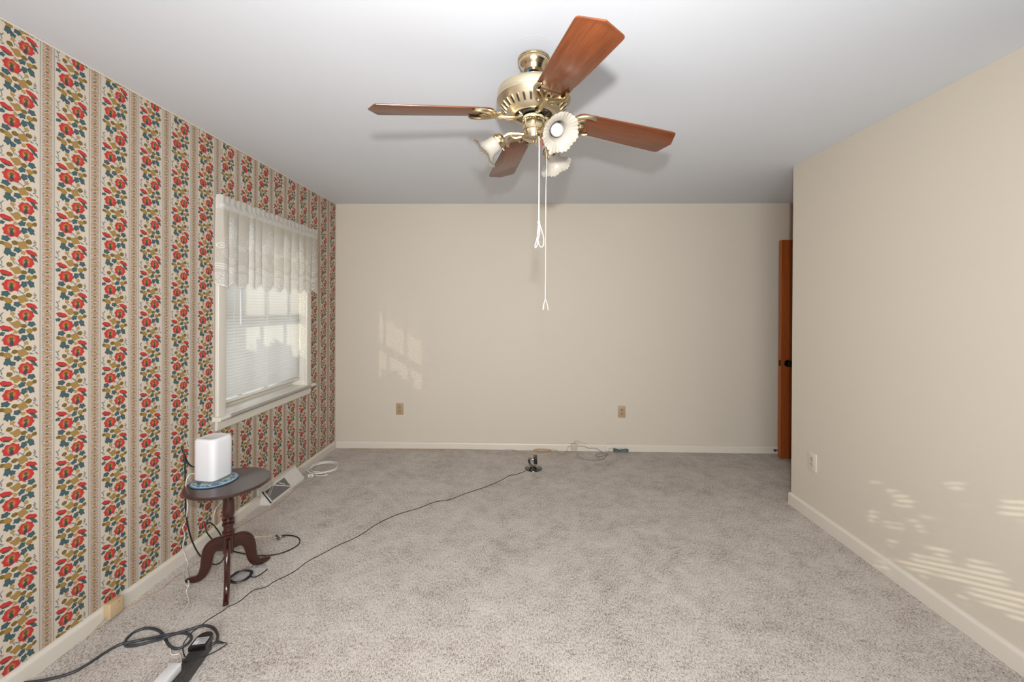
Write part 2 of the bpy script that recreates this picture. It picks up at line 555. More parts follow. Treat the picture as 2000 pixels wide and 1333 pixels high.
def make_lace():
    t = NT('white_lace')
    uvn = t.n('ShaderNodeUVMap', uv_map='UVMap')
    u, v, _ = t.xyz(uvn.outputs[0])                       # u along the cloth in metres, v metres above the lower edge
    p2 = t.comb(u, v, 0.0)
    PU = 0.215
    uu = t.math('MULTIPLY', t.math('SUBTRACT', t.math('FRACT', t.math('DIVIDE', u, PU)), 0.5), PU)   # -.1..+.1
    ua = t.math('ABSOLUTE', uu)

    def ring(cx, cy, r, w, sx=1.0):
        d = t.vmath('LENGTH', t.comb(t.math('MULTIPLY', t.math('SUBTRACT', ua, cx), sx), t.math('SUBTRACT', v, cy), 0.0))
        return t.math('LESS_THAN', t.math('ABSOLUTE', t.math('SUBTRACT', d, r)), w)

    def disc(src, cx, cy, r, sx=1.0, n=None):
        d = t.vmath('LENGTH', t.comb(t.math('MULTIPLY', t.math('SUBTRACT', src, cx), sx), t.math('SUBTRACT', v, cy), 0.0))
        if n is not None:
            d = t.math('ADD', d, n)
        return t.math('LESS_THAN', d, r)

    def orr(*xs):
        m = xs[0]
        for b in xs[1:]:
            m = t.math('MAXIMUM', m, b)
        return m
    wob = t.math('MULTIPLY', t.math('SUBTRACT', t.noise(p2, 55.0, 2.0), 0.5), 0.045)
    rose = orr(disc(uu, 0.01, 0.335, 0.048, 1.0, wob), disc(uu, -0.035, 0.275, 0.038, 1.0, wob), disc(uu, 0.045, 0.265, 0.030, 1.0, wob),
               disc(uu, 0.0, 0.40, 0.026, 1.0, wob))
    edge_rose = disc(uu, 0.0, 0.045, 0.062, 1.0, wob)
    def spiral(cx, cy, rmax, pitch, turn):
        dx, dy = t.math('SUBTRACT', ua, cx), t.math('SUBTRACT', v, cy)
        r_ = t.vmath('LENGTH', t.comb(dx, dy, 0.0))
        th_ = t.math('MULTIPLY', t.math('ARCTAN2', dy, dx), turn / (2 * PI))
        f_ = t.math('FRACT', t.math('ADD', t.math('ADD', t.math('DIVIDE', r_, pitch), th_), 5.0))
        return t.math('MULTIPLY', t.math('LESS_THAN', f_, 0.42), t.math('LESS_THAN', r_, rmax))
    scroll = orr(spiral(0.056, 0.190, 0.030, 0.0145, 1.0), spiral(0.026, 0.150, 0.022, 0.0125, -1.0), spiral(0.086, 0.238, 0.020, 0.012, -1.0))
    arch = t.math('SUBTRACT', v, t.math('MULTIPLY_ADD', t.math('COSINE', t.math('MULTIPLY', uu, 2 * PI / PU)), -0.012, 0.105))
    swag = orr(t.math('LESS_THAN', t.math('ABSOLUTE', arch), 0.0042),
               t.math('LESS_THAN', t.math('ABSOLUTE', t.math('SUBTRACT', arch, 0.014)), 0.0034),
               t.math('LESS_THAN', t.math('ABSOLUTE', t.math('ADD', arch, 0.013)), 0.0028))
    hem = t.math('LESS_THAN', v, 0.010)
    vor = t.n('ShaderNodeTexVoronoi', feature='F1')
    wv_ = t.vmath('ADD', p2, t.vmath('MULTIPLY', t.noise(p2, 60.0, 2.0, color=True), (0.016, 0.016, 0.0)))
    t.link(wv_, vor.inputs['Vector'])
    vor.inputs['Scale'].default_value = 40.0
    ringy = t.math('SINE', t.math('MULTIPLY', vor.outputs['Distance'], 20.0))
    petals = t.math('MULTIPLY_ADD', ringy, 0.5, 0.5, clamp=True)
    zone = orr(rose, edge_rose, t.math('LESS_THAN', v, 0.080))
    holes = t.math('MULTIPLY', t.math('MULTIPLY', t.math('GREATER_THAN', t.noise(p2, 80.0, 1.0), 0.57), zone), t.math('LESS_THAN', petals, 0.45))
    pocket = t.math('MULTIPLY', t.math('GREATER_THAN', v, 0.462), t.math('LESS_THAN', v, 0.500))
    head = t.math('GREATER_THAN', v, 0.500)
    dense = orr(t.math('MULTIPLY', zone, t.math('MULTIPLY_ADD', petals, 0.75, 0.2)), scroll, swag, hem, t.math('MULTIPLY', pocket, 0.7), t.math('MULTIPLY', head, 0.55))
    # woven net ground
    net = t.math('MULTIPLY', t.math('SINE', t.math('MULTIPLY', u, 1900.0)), t.math('SINE', t.math('MULTIPLY', v, 1900.0)))
    base = t.math('MULTIPLY_ADD', net, 0.05, t.math('MULTIPLY_ADD', t.noise(t.comb(t.math('MULTIPLY', u, 0.25), v, 0.0), 240.0, 1.0), 0.16, 0.76))
    al = t.math('MAXIMUM', base, t.math('MULTIPLY', dense, 0.985))
    al = t.math('MULTIPLY', al, t.math('SUBTRACT', 1.0, t.math('MULTIPLY', holes, 0.62)), clamp=True)
    col = t.mix(dense, lin(238, 231, 218), lin(255, 253, 248))
    dif = t.n('ShaderNodeBsdfDiffuse'); t.put(dif.inputs[0], col)
    tr = t.n('ShaderNodeBsdfTranslucent'); t.put(tr.inputs[0], col)
    m1 = t.n('ShaderNodeMixShader'); m1.inputs[0].default_value = 0.35
    t.link(dif.outputs[0], m1.inputs[1]); t.link(tr.outputs[0], m1.inputs[2])
    tp = t.n('ShaderNodeBsdfTransparent')
    m2 = t.n('ShaderNodeMixShader'); t.put(m2.inputs[0], al)
    t.link(tp.outputs[0], m2.inputs[1]); t.link(m1.outputs[0], m2.inputs[2])
    t.link(m2.outputs[0], t.out.inputs['Surface'])
    bp = t.bump(dense, 0.08, 0.001)
    t.link(bp, dif.inputs['Normal'])
    return t.mat


def make_translucent(name, rgb, fac, rough=0.4, gloss=0.06, alpha=1.0):
    t = NT(name)
    c = t.mix(t.noise(t.obj(), 25.0, 2.0), lin(*rgb), tuple(x * 0.96 for x in lin(*rgb)[:3]) + (1,))
    dif = t.n('ShaderNodeBsdfDiffuse'); t.put(dif.inputs[0], c)
    tr = t.n('ShaderNodeBsdfTranslucent'); t.put(tr.inputs[0], c)
    m1 = t.n('ShaderNodeMixShader'); m1.inputs[0].default_value = fac
    t.link(dif.outputs[0], m1.inputs[1]); t.link(tr.outputs[0], m1.inputs[2])
    gl = t.n('ShaderNodeBsdfGlossy'); gl.inputs['Roughness'].default_value = rough
    m2 = t.n('ShaderNodeMixShader'); m2.inputs[0].default_value = gloss
    t.link(m1.outputs[0], m2.inputs[1]); t.link(gl.outputs[0], m2.inputs[2])
    last = m2
    if alpha < 1.0:
        tp = t.n('ShaderNodeBsdfTransparent')
        last = t.n('ShaderNodeMixShader'); last.inputs[0].default_value = alpha
        t.link(tp.outputs[0], last.inputs[1]); t.link(m2.outputs[0], last.inputs[2])
    t.link(last.outputs[0], t.out.inputs['Surface'])
    return t.mat


def make_pane():
    t = NT('window_glass')
    tp = t.n('ShaderNodeBsdfTransparent'); tp.inputs[0].default_value = (0.93, 0.95, 0.94, 1)
    gl = t.n('ShaderNodeBsdfGlossy'); gl.inputs['Roughness'].default_value = 0.02
    lw = t.n('ShaderNodeLayerWeight')
    fr = t.math('MULTIPLY_ADD', t.math('POWER', lw.outputs['Facing'], 4.0), 0.5, 0.04)
    m = t.n('ShaderNodeMixShader'); t.link(fr, m.inputs[0])
    t.link(tp.outputs[0], m.inputs[1]); t.link(gl.outputs[0], m.inputs[2])
    t.link(m.outputs[0], t.out.inputs['Surface'])
    return t.mat


def make_mat_pattern():
    t = NT('blue_patterned_mat')
    o = t.obj()
    x, y, z = t.xyz(o)
    r = t.vmath('LENGTH', t.comb(x, y, 0.0))
    th = t.math('ARCTAN2', y, x)
    n = t.noise(o, 75.0, 3.0, 0.6)
    petal = t.math('MULTIPLY_ADD', t.math('SINE', t.math('MULTIPLY', th, 23.0)), 0.0012, t.math('ABSOLUTE', t.math('SUBTRACT', r, 0.072)))
    leafm = t.math('MULTIPLY', t.math('LESS_THAN', petal, 0.017), t.math('GREATER_THAN', t.noise(o, 60.0, 2.0, 0.6), 0.50))
    base = t.mix(n, lin(150, 176, 172), lin(186, 204, 192))
    col = t.mix(leafm, base, t.mix(n, lin(38, 74, 128), lin(84, 122, 160)))
    vines = t.math('GREATER_THAN', t.noise(o, 48.0, 2.0), 0.58)
    col = t.mix(t.math('MULTIPLY', vines, t.math('LESS_THAN', r, 0.058)), col, lin(62, 98, 140))
    rim = t.math('GREATER_THAN', r, 0.0965)
    col = t.mix(rim, col, lin(92, 128, 158))
    rim2 = t.math('MULTIPLY', t.math('GREATER_THAN', r, 0.1015), 1.0)
    col = t.mix(rim2, col, lin(48, 78, 112))
    t.principled(col, 0.4, 0.0, 0.5)
    return t.mat


M['paper'] = make_wallpaper()
M['carpet'] = make_carpet()
M['lace'] = make_lace()
M['glass'] = make_pane()
M['mat'] = make_mat_pattern()
M['wall'] = plain('cream_wall_paint', (219, 209, 193), 0.55, spec=0.3, var=0.008, vscale=2.0, bump=0.05, bscale=260.0)
M['ceil'] = plain('white_ceiling_paint', (237, 241, 247), 0.7, spec=0.25, var=0.006, vscale=2.0, bump=0.03, bscale=180.0)
M['trim'] = plain('cream_trim_paint', (229, 221, 207), 0.35, spec=0.5, var=0.01, vscale=4.0)
M['wtrim'] = plain('white_trim_paint', (233, 227, 214), 0.35, spec=0.5, var=0.01, vscale=4.0)
M['absorb'] = wood('light_absorbing_panelling', (60, 38, 24), (92, 62, 42), 0.5, 'z', 5.0, 0.0)  # dark finish invented for unseen walls, soaks up bounced light
M['brick'] = plain('outer_wall', (150, 120, 100), 0.9)
M['slat'] = make_translucent('white_blind_vinyl', (255, 252, 246), 0.62, 0.35, 0.04)
M['blindw'] = plain('white_blind_rail', (236, 233, 226), 0.35)
M['shade'] = make_translucent('frosted_shade_glass', (238, 230, 216), 0.45, 0.25, 0.10, 0.86)
M['bulb'] = plain('white_bulb', (226, 227, 231), 0.25, coat=0.2)
M['brass'] = plain('antique_brass', (250, 232, 196), 0.22, 1.0, var=0.04, vscale=14.0)
M['satin'] = plain('satin_brass', (252, 238, 206), 0.40, 1.0, var=0.03, vscale=14.0)
M['iron'] = plain('aged_brass_iron', (232, 212, 174), 0.28, 1.0, var=0.05, vscale=20.0)
M['dark'] = plain('dark_recess', (26, 22, 20), 0.6)
M['blade'] = wood('cherry_blade_wood', (92, 46, 22), (140, 75, 38), 0.30, 'x', 8.0, 0.35)
M['mahog'] = wood('mahogany_stain', (38, 12, 6), (70, 22, 11), 0.26, 'z', 7.0, 0.5)
M['mahogt'] = wood('mahogany_top', (50, 27, 20), (72, 40, 30), 0.30, 'y', 7.0, 0.4)
M['door'] = wood('honey_door_wood', (136, 62, 16), (170, 86, 26), 0.45, 'z', 5.0, 0.2)
M['doore'] = wood('door_edge_wood', (158, 78, 22), (178, 94, 30), 0.5, 'z', 5.0, 0.1)
M['bronze'] = plain('dark_bronze', (58, 44, 30), 0.25, 1.0)
M['wplastic'] = plain('white_plastic', (236, 236, 237), 0.25, var=0.005, coat=0.15)
M['gplastic'] = plain('grey_plastic', (132, 126, 122), 0.45)
M['bplastic'] = plain('black_plastic', (24, 24, 25), 0.35)
M['gloss'] = plain('glossy_black_plastic', (18, 17, 16), 0.16, coat=0.5)
M['strip'] = plain('charcoal_plastic', (62, 61, 60), 0.42, var=0.06, vscale=20)
M['cord'] = plain('charcoal_cord', (54, 57, 62), 0.5)
M['bcable'] = plain('black_cable', (26, 28, 30), 0.42)
M['wcable'] = plain('white_cable', (236, 232, 224), 0.4)
M['ccable'] = plain('cream_cable', (222, 205, 178), 0.45)
M['tan'] = plain('tan_wire', (196, 160, 120), 0.5)
M['gcable'] = plain('grey_cable', (142, 132, 118), 0.5)
M['blcable'] = plain('blue_grey_cable', (92, 104, 110), 0.5)
M['beige'] = plain('beige_plastic', (210, 184, 144), 0.45)
M['almond'] = plain('almond_plastic', (186, 160, 126), 0.4)
M['almond2'] = plain('almond_receptacle', (172, 148, 112), 0.4)
M['jack'] = plain('ivory_plastic', (206, 192, 166), 0.45)
M['wplate'] = plain('white_plate', (232, 224, 214), 0.35)
M['ivory'] = plain('ivory_receptacle', (206, 196, 160), 0.4)
M['reg'] = plain('white_register_enamel', (226, 222, 212), 0.3)
M['steel'] = plain('nickel_steel', (176, 172, 160), 0.3, 1.0)
M['label'] = plain('silver_label', (178, 182, 186), 0.4)
M['blue'] = plain('blue_wire', (40, 120, 190), 0.4)
M['redw'] = plain('red_wire', (190, 24, 30), 0.4)
M['string'] = plain('white_string', (244, 240, 232), 0.7)
M['bag'] = make_translucent('clear_plastic_bag', (226, 222, 222), 0.3, 0.12, 0.22, 0.55)
M['leaf'] = plain('leaf_green', (60, 84, 40), 0.6)
M['bark'] = plain('bark', (84, 66, 50), 0.9)

# ------------------------------------------------------------------ room shell
WT = 0.247
struct(MB().box((XL - WT, YREAR - 0.2, -0.1), (6.4, YB + 0.15, 0)).build('floor', M['carpet'], smooth=0))
struct(MB().box((XL - WT, YREAR - 0.2, H), (6.4, YB + 0.15, H + 0.1)).build('ceiling', M['ceil'], smooth=0))
WY0, WY1, WZ0, WZ1 = 2.475, 3.432, 0.735, 2.0
m = MB()
for a, b in (((YREAR - .2, 0), (WY0, H)), ((WY1, 0), (YB + .15, H)), ((WY0, 0), (WY1, WZ0)), ((WY0, WZ1), (WY1, H))):
    m.box((XL - WT, a[0], a[1]), (XL, b[0], b[1]))
struct(m.build('wall_left', M['paper'], smooth=0))
struct(MB().box((XL, YB, 0), (XALC + .15, YB + .15, H)).build('wall_back', M['wall'], smooth=0))
YOPEN = 1.5  # right wall stops out of view, opening added to let bounced light escape
struct(MB().box((XR, YOPEN, 0), (XR + .12, YR, H)).build('wall_right', M['wall'], smooth=0))
XFAR = 6.2  # unseen adjoining space, made up with dark walls to absorb light
struct(MB().box((XFAR, YREAR - .15, 0), (XFAR + .1, YOPEN, H)).build('wall_far', M['absorb'], smooth=0))
struct(MB().box((XR + .12, YOPEN, 0), (XFAR, YOPEN + .1, H)).build('wall_side', M['absorb'], smooth=0))
struct(MB().box((XR, YREAR - .15, 0), (XFAR, YREAR, H)).build('wall_rear_right', M['absorb'], smooth=0))
struct(MB().box((XR + .12, YR - .14, 0), (XALC, YR - .02, H)).build('wall_alcove_front', M['wall'], smooth=0))
struct(MB().box((XALC, YR - .14, 0), (XALC + .12, YB, H)).build('wall_alcove_end', M['wall'], smooth=0))
RX0, RX1, RZ0, RZ1 = -0.82, 0.62, 1.40, 2.06
m = MB()
for a, b in (((XL, 0), (RX0, H)), ((RX1, 0), (XR, H)), ((RX0, 0), (RX1, RZ0)), ((RX0, RZ1), (RX1, H))):
    m.box((a[0], YREAR - .15, a[1]), (b[0], YREAR, b[1]))
struct(m.build('wall_rear', M['absorb'], smooth=0))


def base_profile(h, t=0.018):
    """(offset from wall, z) outline of a round-topped baseboard"""
    pts = [(0, 0), (t, 0), (t, h - t * 0.95)]
    for k in range(1, 8):
        a = PI / 2 * k / 8
        pts.append((t * math.cos(a), h - t * 0.95 + t * 0.95 * math.sin(a)))
    pts.append((0, h))
    return pts


pf = base_profile(0.070)
struct(MB().prism([(XL + p[0], p[1]) for p in pf], 'y', YREAR, YB).build('baseboard_left', M['trim']))
struct(MB().prism([(YB - p[0], p[1]) for p in pf], 'x', XL + .018, XALC).build('baseboard_back', M['trim']))
pr = base_profile(0.086, 0.019)
m = MB()
path = [((XR, YOPEN), (-1, 0)), ((XR, YR - 0.002), (-1, 0))]
for k in range(1, 7):
    a = PI - PI / 2 * k / 6
    path.append(((XR, YR), (math.cos(a), math.sin(a))))
path.append(((XR + .6, YR), (0, 1)))
rings = [[Vector((c[0] + n[0] * p[0], c[1] + n[1] * p[0], p[1])) for p in pr] for c, n in path]
struct(m.rings(rings).build('baseboard_right', M['trim'], smooth=50))
# thin cream bead where the paper meets the ceiling
struct(MB().tube([(XL + .003, YREAR, H - .004), (XL + .003, YB, H - .004)], 0.0045, 8, smooth=1).build('trim_1', M['trim']))
FX, FY = 0.045, 1.67
# painted-over disc left on the ceiling round the fan canopy
struct(MB().lathe([(0.0830, 0.001), (0.0822, -0.0001), (0.0800, -0.0002), (0.0778, -0.0001), (0.077, 0.001)], 64, M=Matrix.Translation((FX, FY - .062, H)), cap=False).build('trim_2', M['ceil']))

struct(MB().box((2.635, YR - .02, 2.075), (2.70, YB, H)).build('trim_3', M['door'], smooth=0))

# ------------------------------------------------------------------ window in the papered wall
w1 = bpy.data.objects.new('window_1', None); COL.objects.link(w1)
w1.location = (XL, (WY0 + WY1) / 2, WZ0); struct(w1)
w1['label'] = 'cream framed double hung window in the floral papered wall'
CX = XL + 0.021
m = MB()
CW = 0.062
m.rbox((XL - .002, WY0 - CW, WZ0), (CX, WY0 + .004, 2.075), .004)
m.build('side_casing', M['wtrim'], w1)
MB().rbox((XL - .002, WY1 - .004, WZ0), (CX, WY1 + CW + .004, 2.075), .004).build('side_casing', M['wtrim'], w1)
MB().rbox((XL - .002, WY0 + .0045, 1.999), (CX, WY1 - .0045, 2.075), .004).build('head_casing', M['wtrim'], w1)
# jamb lining
m = MB()
m.box((XL - WT + .03, WY0 - .01, WZ0 + .001), (XL - .001, WY0 + .003, WZ1 + .008)); m.box((XL - WT + .03, WY1 - .003, WZ0 + .001), (XL - .001, WY1 + .01, WZ1 + .008)); m.box((XL - WT + .03, WY0 + .003, WZ1 - .003), (XL - .001, WY1 - .003, WZ1 + .008))
m.build('jamb', M['wtrim'], w1)
# stool with rounded nose and the apron under it
m = MB()
nose = [(XL - .16, WZ0 - .024), (XL + .045, WZ0 - .024), (XL + .053, WZ0 - .018), (XL + .056, WZ0 - .010), (XL + .053, WZ0 - .003), (XL + .045, WZ0 + .002), (XL - .16, WZ0 + .004)]
inner = [(p[0], p[1]) for p in nose]
m.prism(inner, 'y', WY0, WY1)
m.prism([(max(p[0], XL + .0005), p[1]) for p in nose], 'y', WY0 - CW - .022, WY1 + CW + .028)
m.build('window_sill', M['wtrim'], w1)
m = MB()
m.prism([(XL, .652), (XL + .006, .647), (XL + .014, .652), (XL + .019, .70), (XL + .017, WZ0 - .024), (XL, WZ0 - .024)], 'y', WY0 - CW, WY1 + CW + .004)
m.build('apron', M['wtrim'], w1)
# sashes, upper pane set further out
for nm, xs, z0, z1, cols in (('lower_sash', XL - .145, WZ0 + .004, 1.385, 3), ('upper_sash', XL - .185, 1.345, WZ1, 3)):
    m = MB()
    fw = 0.042
    m.box((xs, WY0, z0), (xs + .035, WY0 + fw, z1)); m.box((xs, WY1 - fw, z0), (xs + .035, WY1, z1))
    m.box((xs, WY0 + fw, z0), (xs + .035, WY1 - fw, z0 + fw)); m.box((xs, WY0 + fw, z1 - fw), (xs + .035, WY1 - fw, z1))
    sash = m.build(nm, M['wtrim'], w1, smooth=0)
    m = MB()
    iw = (WY1 - WY0 - 2 * fw)
    for c in range(1, cols):
        yy = WY0 + fw + iw * c / cols
        m.box((xs + .008, yy - .010, z0 + fw), (xs + .028, yy + .010, z1 - fw))
    m.build('muntin', M['wtrim'], sash, smooth=0)
    MB().box((xs + .015, WY0 + fw, z0 + fw), (xs + .019, WY1 - fw, z1 - fw)).build('pane', M['glass'], sash, smooth=0)

# unseen window invented behind the camera, its half-open slats streaking the sun
w2 = bpy.data.objects.new('window_2', None); COL.objects.link(w2)
w2.location = ((RX0 + RX1) / 2, YREAR, RZ0); struct(w2)
w2['label'] = 'unseen window added in the rear wall behind the viewer'
m = MB()
m.box((RX0 - .06, YREAR, RZ0 - .06), (RX0, YREAR + .02, RZ1 + .06)); m.box((RX1, YREAR, RZ0 - .06), (RX1 + .06, YREAR + .02, RZ1 + .06))
m.box((RX0, YREAR, RZ0 - .06), (RX1, YREAR + .02, RZ0)); m.box((RX0, YREAR, RZ1), (RX1, YREAR + .02, RZ1 + .06))
m.build('casing', M['wtrim'], w2, smooth=0)
m = MB()
for xx in (RX0, (RX0 + RX1) / 2 - .025, RX1 - .05):
    m.box((xx, YREAR - .12, RZ0), (xx + .05, YREAR - .085, RZ1))
for zz in (RZ0, (RZ0 + RZ1) / 2 - .025, RZ1 - .05):
    m.box((RX0, YREAR - .118, zz), (RX1, YREAR - .087, zz + .05))
m.build('sash', M['wtrim'], w2, smooth=0)
MB().box((RX0, YREAR - .104, RZ0), (RX1, YREAR - .100, RZ1)).build('pane', M['glass'], w2, smooth=0)


def slats(mb, axis, c0, c1, cx, z0, z1, pitch, width, tilt, inward):
    """curved slats; inward = +1/-1 direction towards the room along the other axis"""
    n = int((z1 - z0) / pitch)
    for i in range(n):
        z = z0 + (i + 0.5) * pitch
        prof = []
        for k in range(5):
            s_ = (k / 4 - .5) * width
            bow = 0.0016 * (1 - (2 * k / 4 - 1) ** 2)
            ox = s_ * math.cos(tilt) + bow * math.sin(tilt)
            oz = -s_ * math.sin(tilt) + bow * math.cos(tilt)
            prof.append((cx + inward * ox, z + oz))
        vs, fs = [], []
        for c in (c0, c1):
            for p in prof:
                vs.append((p[0], c, p[1]) if axis == 'y' else (c, p[0], p[1]))
        for k in range(4):
            fs.append((k, k + 1, 5 + k + 1, 5 + k))
        mb.add(vs, fs)


bl = thing('venetian_blind', 'white mini blind lowered over the window in the floral papered wall', 'window blind', (XL - .045, (WY0 + WY1) / 2, .8))
m = MB(); slats(m, 'y', WY0 + .007, WY1 - .008, XL - .046, .815, 1.965, .0205, .0245, math.radians(66), 1)
m.build('slats', M['slat'], bl, smooth=60)
MB().rbox((XL - .062, WY0 + .005, 1.965), (XL - .028, WY1 - .016, 1.998), .003).build('headrail', M['blindw'], bl)
MB().rbox((XL - .056, WY0 + .006, .787), (XL - .034, WY1 - .018, .806), .004).build('bottom_rail', M['blindw'], bl)
for yy in (2.62, 2.966, 3.262):
    MB().tube([(XL - .0325, yy, 1.965), (XL - .0325, yy, .80)], .0011, 6, smooth=1).build('ladder_cord', M['wcable'], bl)
MB().tube([(XL - .030, 2.672, 1.96), (XL - .028, 2.673, 1.55), (XL - .028, 2.678, 1.285)], .0045, 8).build('tilt_wand', M['wplastic'], bl)
MB().tube([(XL - .026, 3.385, 1.96), (XL - .024, 3.388, 1.6), (XL - .024, 3.390, 1.30)], .0022, 6).build('lift_cord', M['wcable'], bl)

# rear blind as part of that unseen window
m = MB(); slats(m, 'x', RX0 + .01, RX1 - .01, YREAR - .03, RZ0 + .02, RZ1 - .03, .024, .0255, math.radians(55), 1)
m.build('slats', M['slat'], w2, smooth=60)

# ---- lace valance
VX0 = XL + .052
VY0, VY1 = 2.387, 3.548
NU, NV = 420, 56
rnd = random.Random(3)
pleats = []
yy = 0.0
while yy < 1.3:
    wv = rnd.uniform(.055, .135)
    pleats.append((yy, wv, rnd.uniform(.55, 1.25)))
    yy += wv


def fold(s_):
    for a, wv, am in pleats:
        if a <= s_ < a + wv:
            t_ = (s_ - a) / wv
            return am * (math.sin(PI * t_) ** 0.7)
    return 0.0


m = MB(); m.uv = []
L = VY1 - VY0
zs_top, zs_rod = 2.083, 2.022
us = []
acc = 0.0
for i in range(NU + 1):
    us.append(acc)
    s0, s1 = L * i / NU, L * (i + 1) / NU
    acc += math.hypot(L / NU, (fold(s1) - fold(s0)) * .024)
for i in range(NU + 1):
    s_ = L * i / NU
    f_ = fold(s_)
    # scalloped lower edge
    sc_ = abs(math.sin(PI * us[i] / .150 + .35))
    small = abs(math.sin(PI * us[i] / .0155))
    zb = 1.566 - .040 * sc_ - .006 * small + .006 * math.sin(s_ * 7)
    edge = min(1.0, s_ / .02, (L - s_) / .02)
    ret = (1 - max(0.0, edge)) * .030
    for j in range(NV + 1):
        t_ = j / NV
        z = zb + (zs_top + .0022 * math.sin(us[i] * 70) + .003 * math.sin(us[i] * 31 + 1) - zb) * t_
        drop = max(0.0, (zs_rod - .02 - z) / .45)
        amp = .002 + .013 * min(1.0, drop * 2.2) ** .8
        xx = VX0 - ret + amp * (f_ - .45)
        if z > zs_rod + .014:                        # ruffled header
            xx = VX0 - ret + .0016 * math.sin(us[i] * 110) + .002
        elif z > zs_rod - .012:                      # pocket over the rod
            xx = VX0 - ret + .008
        yy = VY0 + s_ + .006 * drop * math.sin(s_ * 40)
        m.v.append(Vector((xx, yy, z)))
        m.uv.append((us[i], (z - 1.54) + (1.54 - zb) * max(0.0, 1 - (z - zb) / .08)))
for i in range(NU):
    for j in range(NV):
        a = i * (NV + 1) + j
        m.f.append((a, a + NV + 1, a + NV + 2, a + 1)); m.m.append(0)
val = m.build('lace_valance', M['lace'], smooth=80, loc=(VX0, VY0, 1.55))
tag(val, 'white lace valance with scalloped hem over the top of the window', 'curtain')
rod = thing('curtain_rod', 'flat white curtain rod holding up the lace valance', 'curtain rod', (VX0, VY0, zs_rod))
m = MB(); m.rbox((VX0 - .004, VY0 + .008, zs_rod - .010), (VX0 + .001, VY1 - .008, zs_rod + .010), .002)
m.build('rail', M['wplastic'], rod)
for ya in (VY0 + .010, VY1 - .014):
    MB().rbox((CX, ya, zs_rod - .010), (VX0 - .002, ya + .003, zs_rod + .010), .0012).build('bracket', M['wplastic'], rod)

# unseen shrubs added outside to shade the lower glass and dapple the low sun
def shrub(name, label, c, rx, ry, rz, n, seed, hole=0.0):
    r = random.Random(seed)
    o = thing(name, label, 'shrub', (c[0], c[1], -.3))
    mm = MB()
    for i in range(n):
        while True:
            p = Vector((r.uniform(-1, 1), r.uniform(-1, 1), r.uniform(-1, 1)))
            if p.length < 1:
                break
        p = Vector((c[0] + p.x * rx, c[1] + p.y * ry, c[2] + p.z * rz))
        s_ = r.uniform(.07, .13)
        a = Vector((r.gauss(0, 1), r.gauss(0, 1), r.gauss(0, 1))).normalized()
        b = a.orthogonal().normalized()
        mm.add([p - a * s_, p + b * s_ * .5, p + a * s_, p - b * s_ * .5], [(0, 1, 2, 3)])
    mm.build('foliage', M['leaf'], o, smooth=0)
    MB().tube([(c[0], c[1], -.3), (c[0] + .03, c[1], c[2])], .04, 8).build('stem', M['bark'], o)
    return o


shrub('shrub', 'unseen green shrub added outside the left window to block sun', (-3.6, 1.0, .77), .8, 1.2, 1.22, 3200, 4)
shrub('shrub', 'unseen loose shrub added outside the rear window to dapple sun', (-2.1, -3.8, 2.1), 1.7, .8, 2.0, 1800, 9)

# ------------------------------------------------------------------ outlets
def outlet(label, M4, w, h, mp, mr, group=None):
    """local: x across, z up, y towards the room"""
    o = thing('wall_outlet', label, 'electrical outlet', M4.translation, group)
    T = M4
    MB().rbox((-w / 2, -h / 2, 0), (w / 2, h / 2, .007), .004, M=T @ Matrix.Rotation(PI / 2, 4, 'X') @ Matrix.Scale(-1, 4, (0, 0, 1))).build('cover_plate', mp, o)
    for s_ in (-1, 1):
        zc = s_ * .0195
        mm = MB()
        pts = []
        for k in range(24):
            a = 2 * PI * k / 24
            pts.append((.0165 * max(-.86, min(.86, math.cos(a) * 1.15)), zc + .0140 * max(-.95, min(.95, 1.1 * math.sin(a)))))
        rr = [[Vector((p[0], d, p[1])) for p in pts] for d in (.004, .0095)]
        mm.rings(rr, 0, T)
        for sx, hh in ((-.0062, .0075), (.0062, .0062)):
            mm.box((sx - .0011, .0092, zc + .001), (sx + .0011, .0099, zc + .001 + hh), 1, T)
        mm.box((-.0022, .0092, zc - .0085), (.0022, .0099, zc - .0045), 1, T)
        mm.build('receptacle', [mr, M['dark']], o)
    MB().lathe([(.003, .006), (.003, .0082), (.0, .0086)], 12, M=T @ Matrix.Rotation(-PI / 2, 4, 'X')).build('screw', M['steel'], o)
    return o


# room-facing frames: y axis points into the room
Fback = lambda x, z: Matrix.Translation((x, YB, z)) @ Matrix.Rotation(PI, 4, 'Z')
Fright = lambda y, z: Matrix.Translation((XR, y, z)) @ Matrix.Rotation(PI / 2, 4, 'Z')
outlet('tan electrical outlet on the back wall nearer the window', Fback(-1.212, .392), .072, .115, M['almond'], M['almond2'], 'tan outlets on the back wall')
outlet('tan electrical outlet on the back wall nearer the wooden door', Fback(.990, .388), .072, .115, M['almond'], M['almond2'], 'tan outlets on the back wall')
outlet('white electrical outlet with ivory sockets on the right hand wall', Fright(2.748, .388), .078, .122, M['wplate'], M['ivory'])

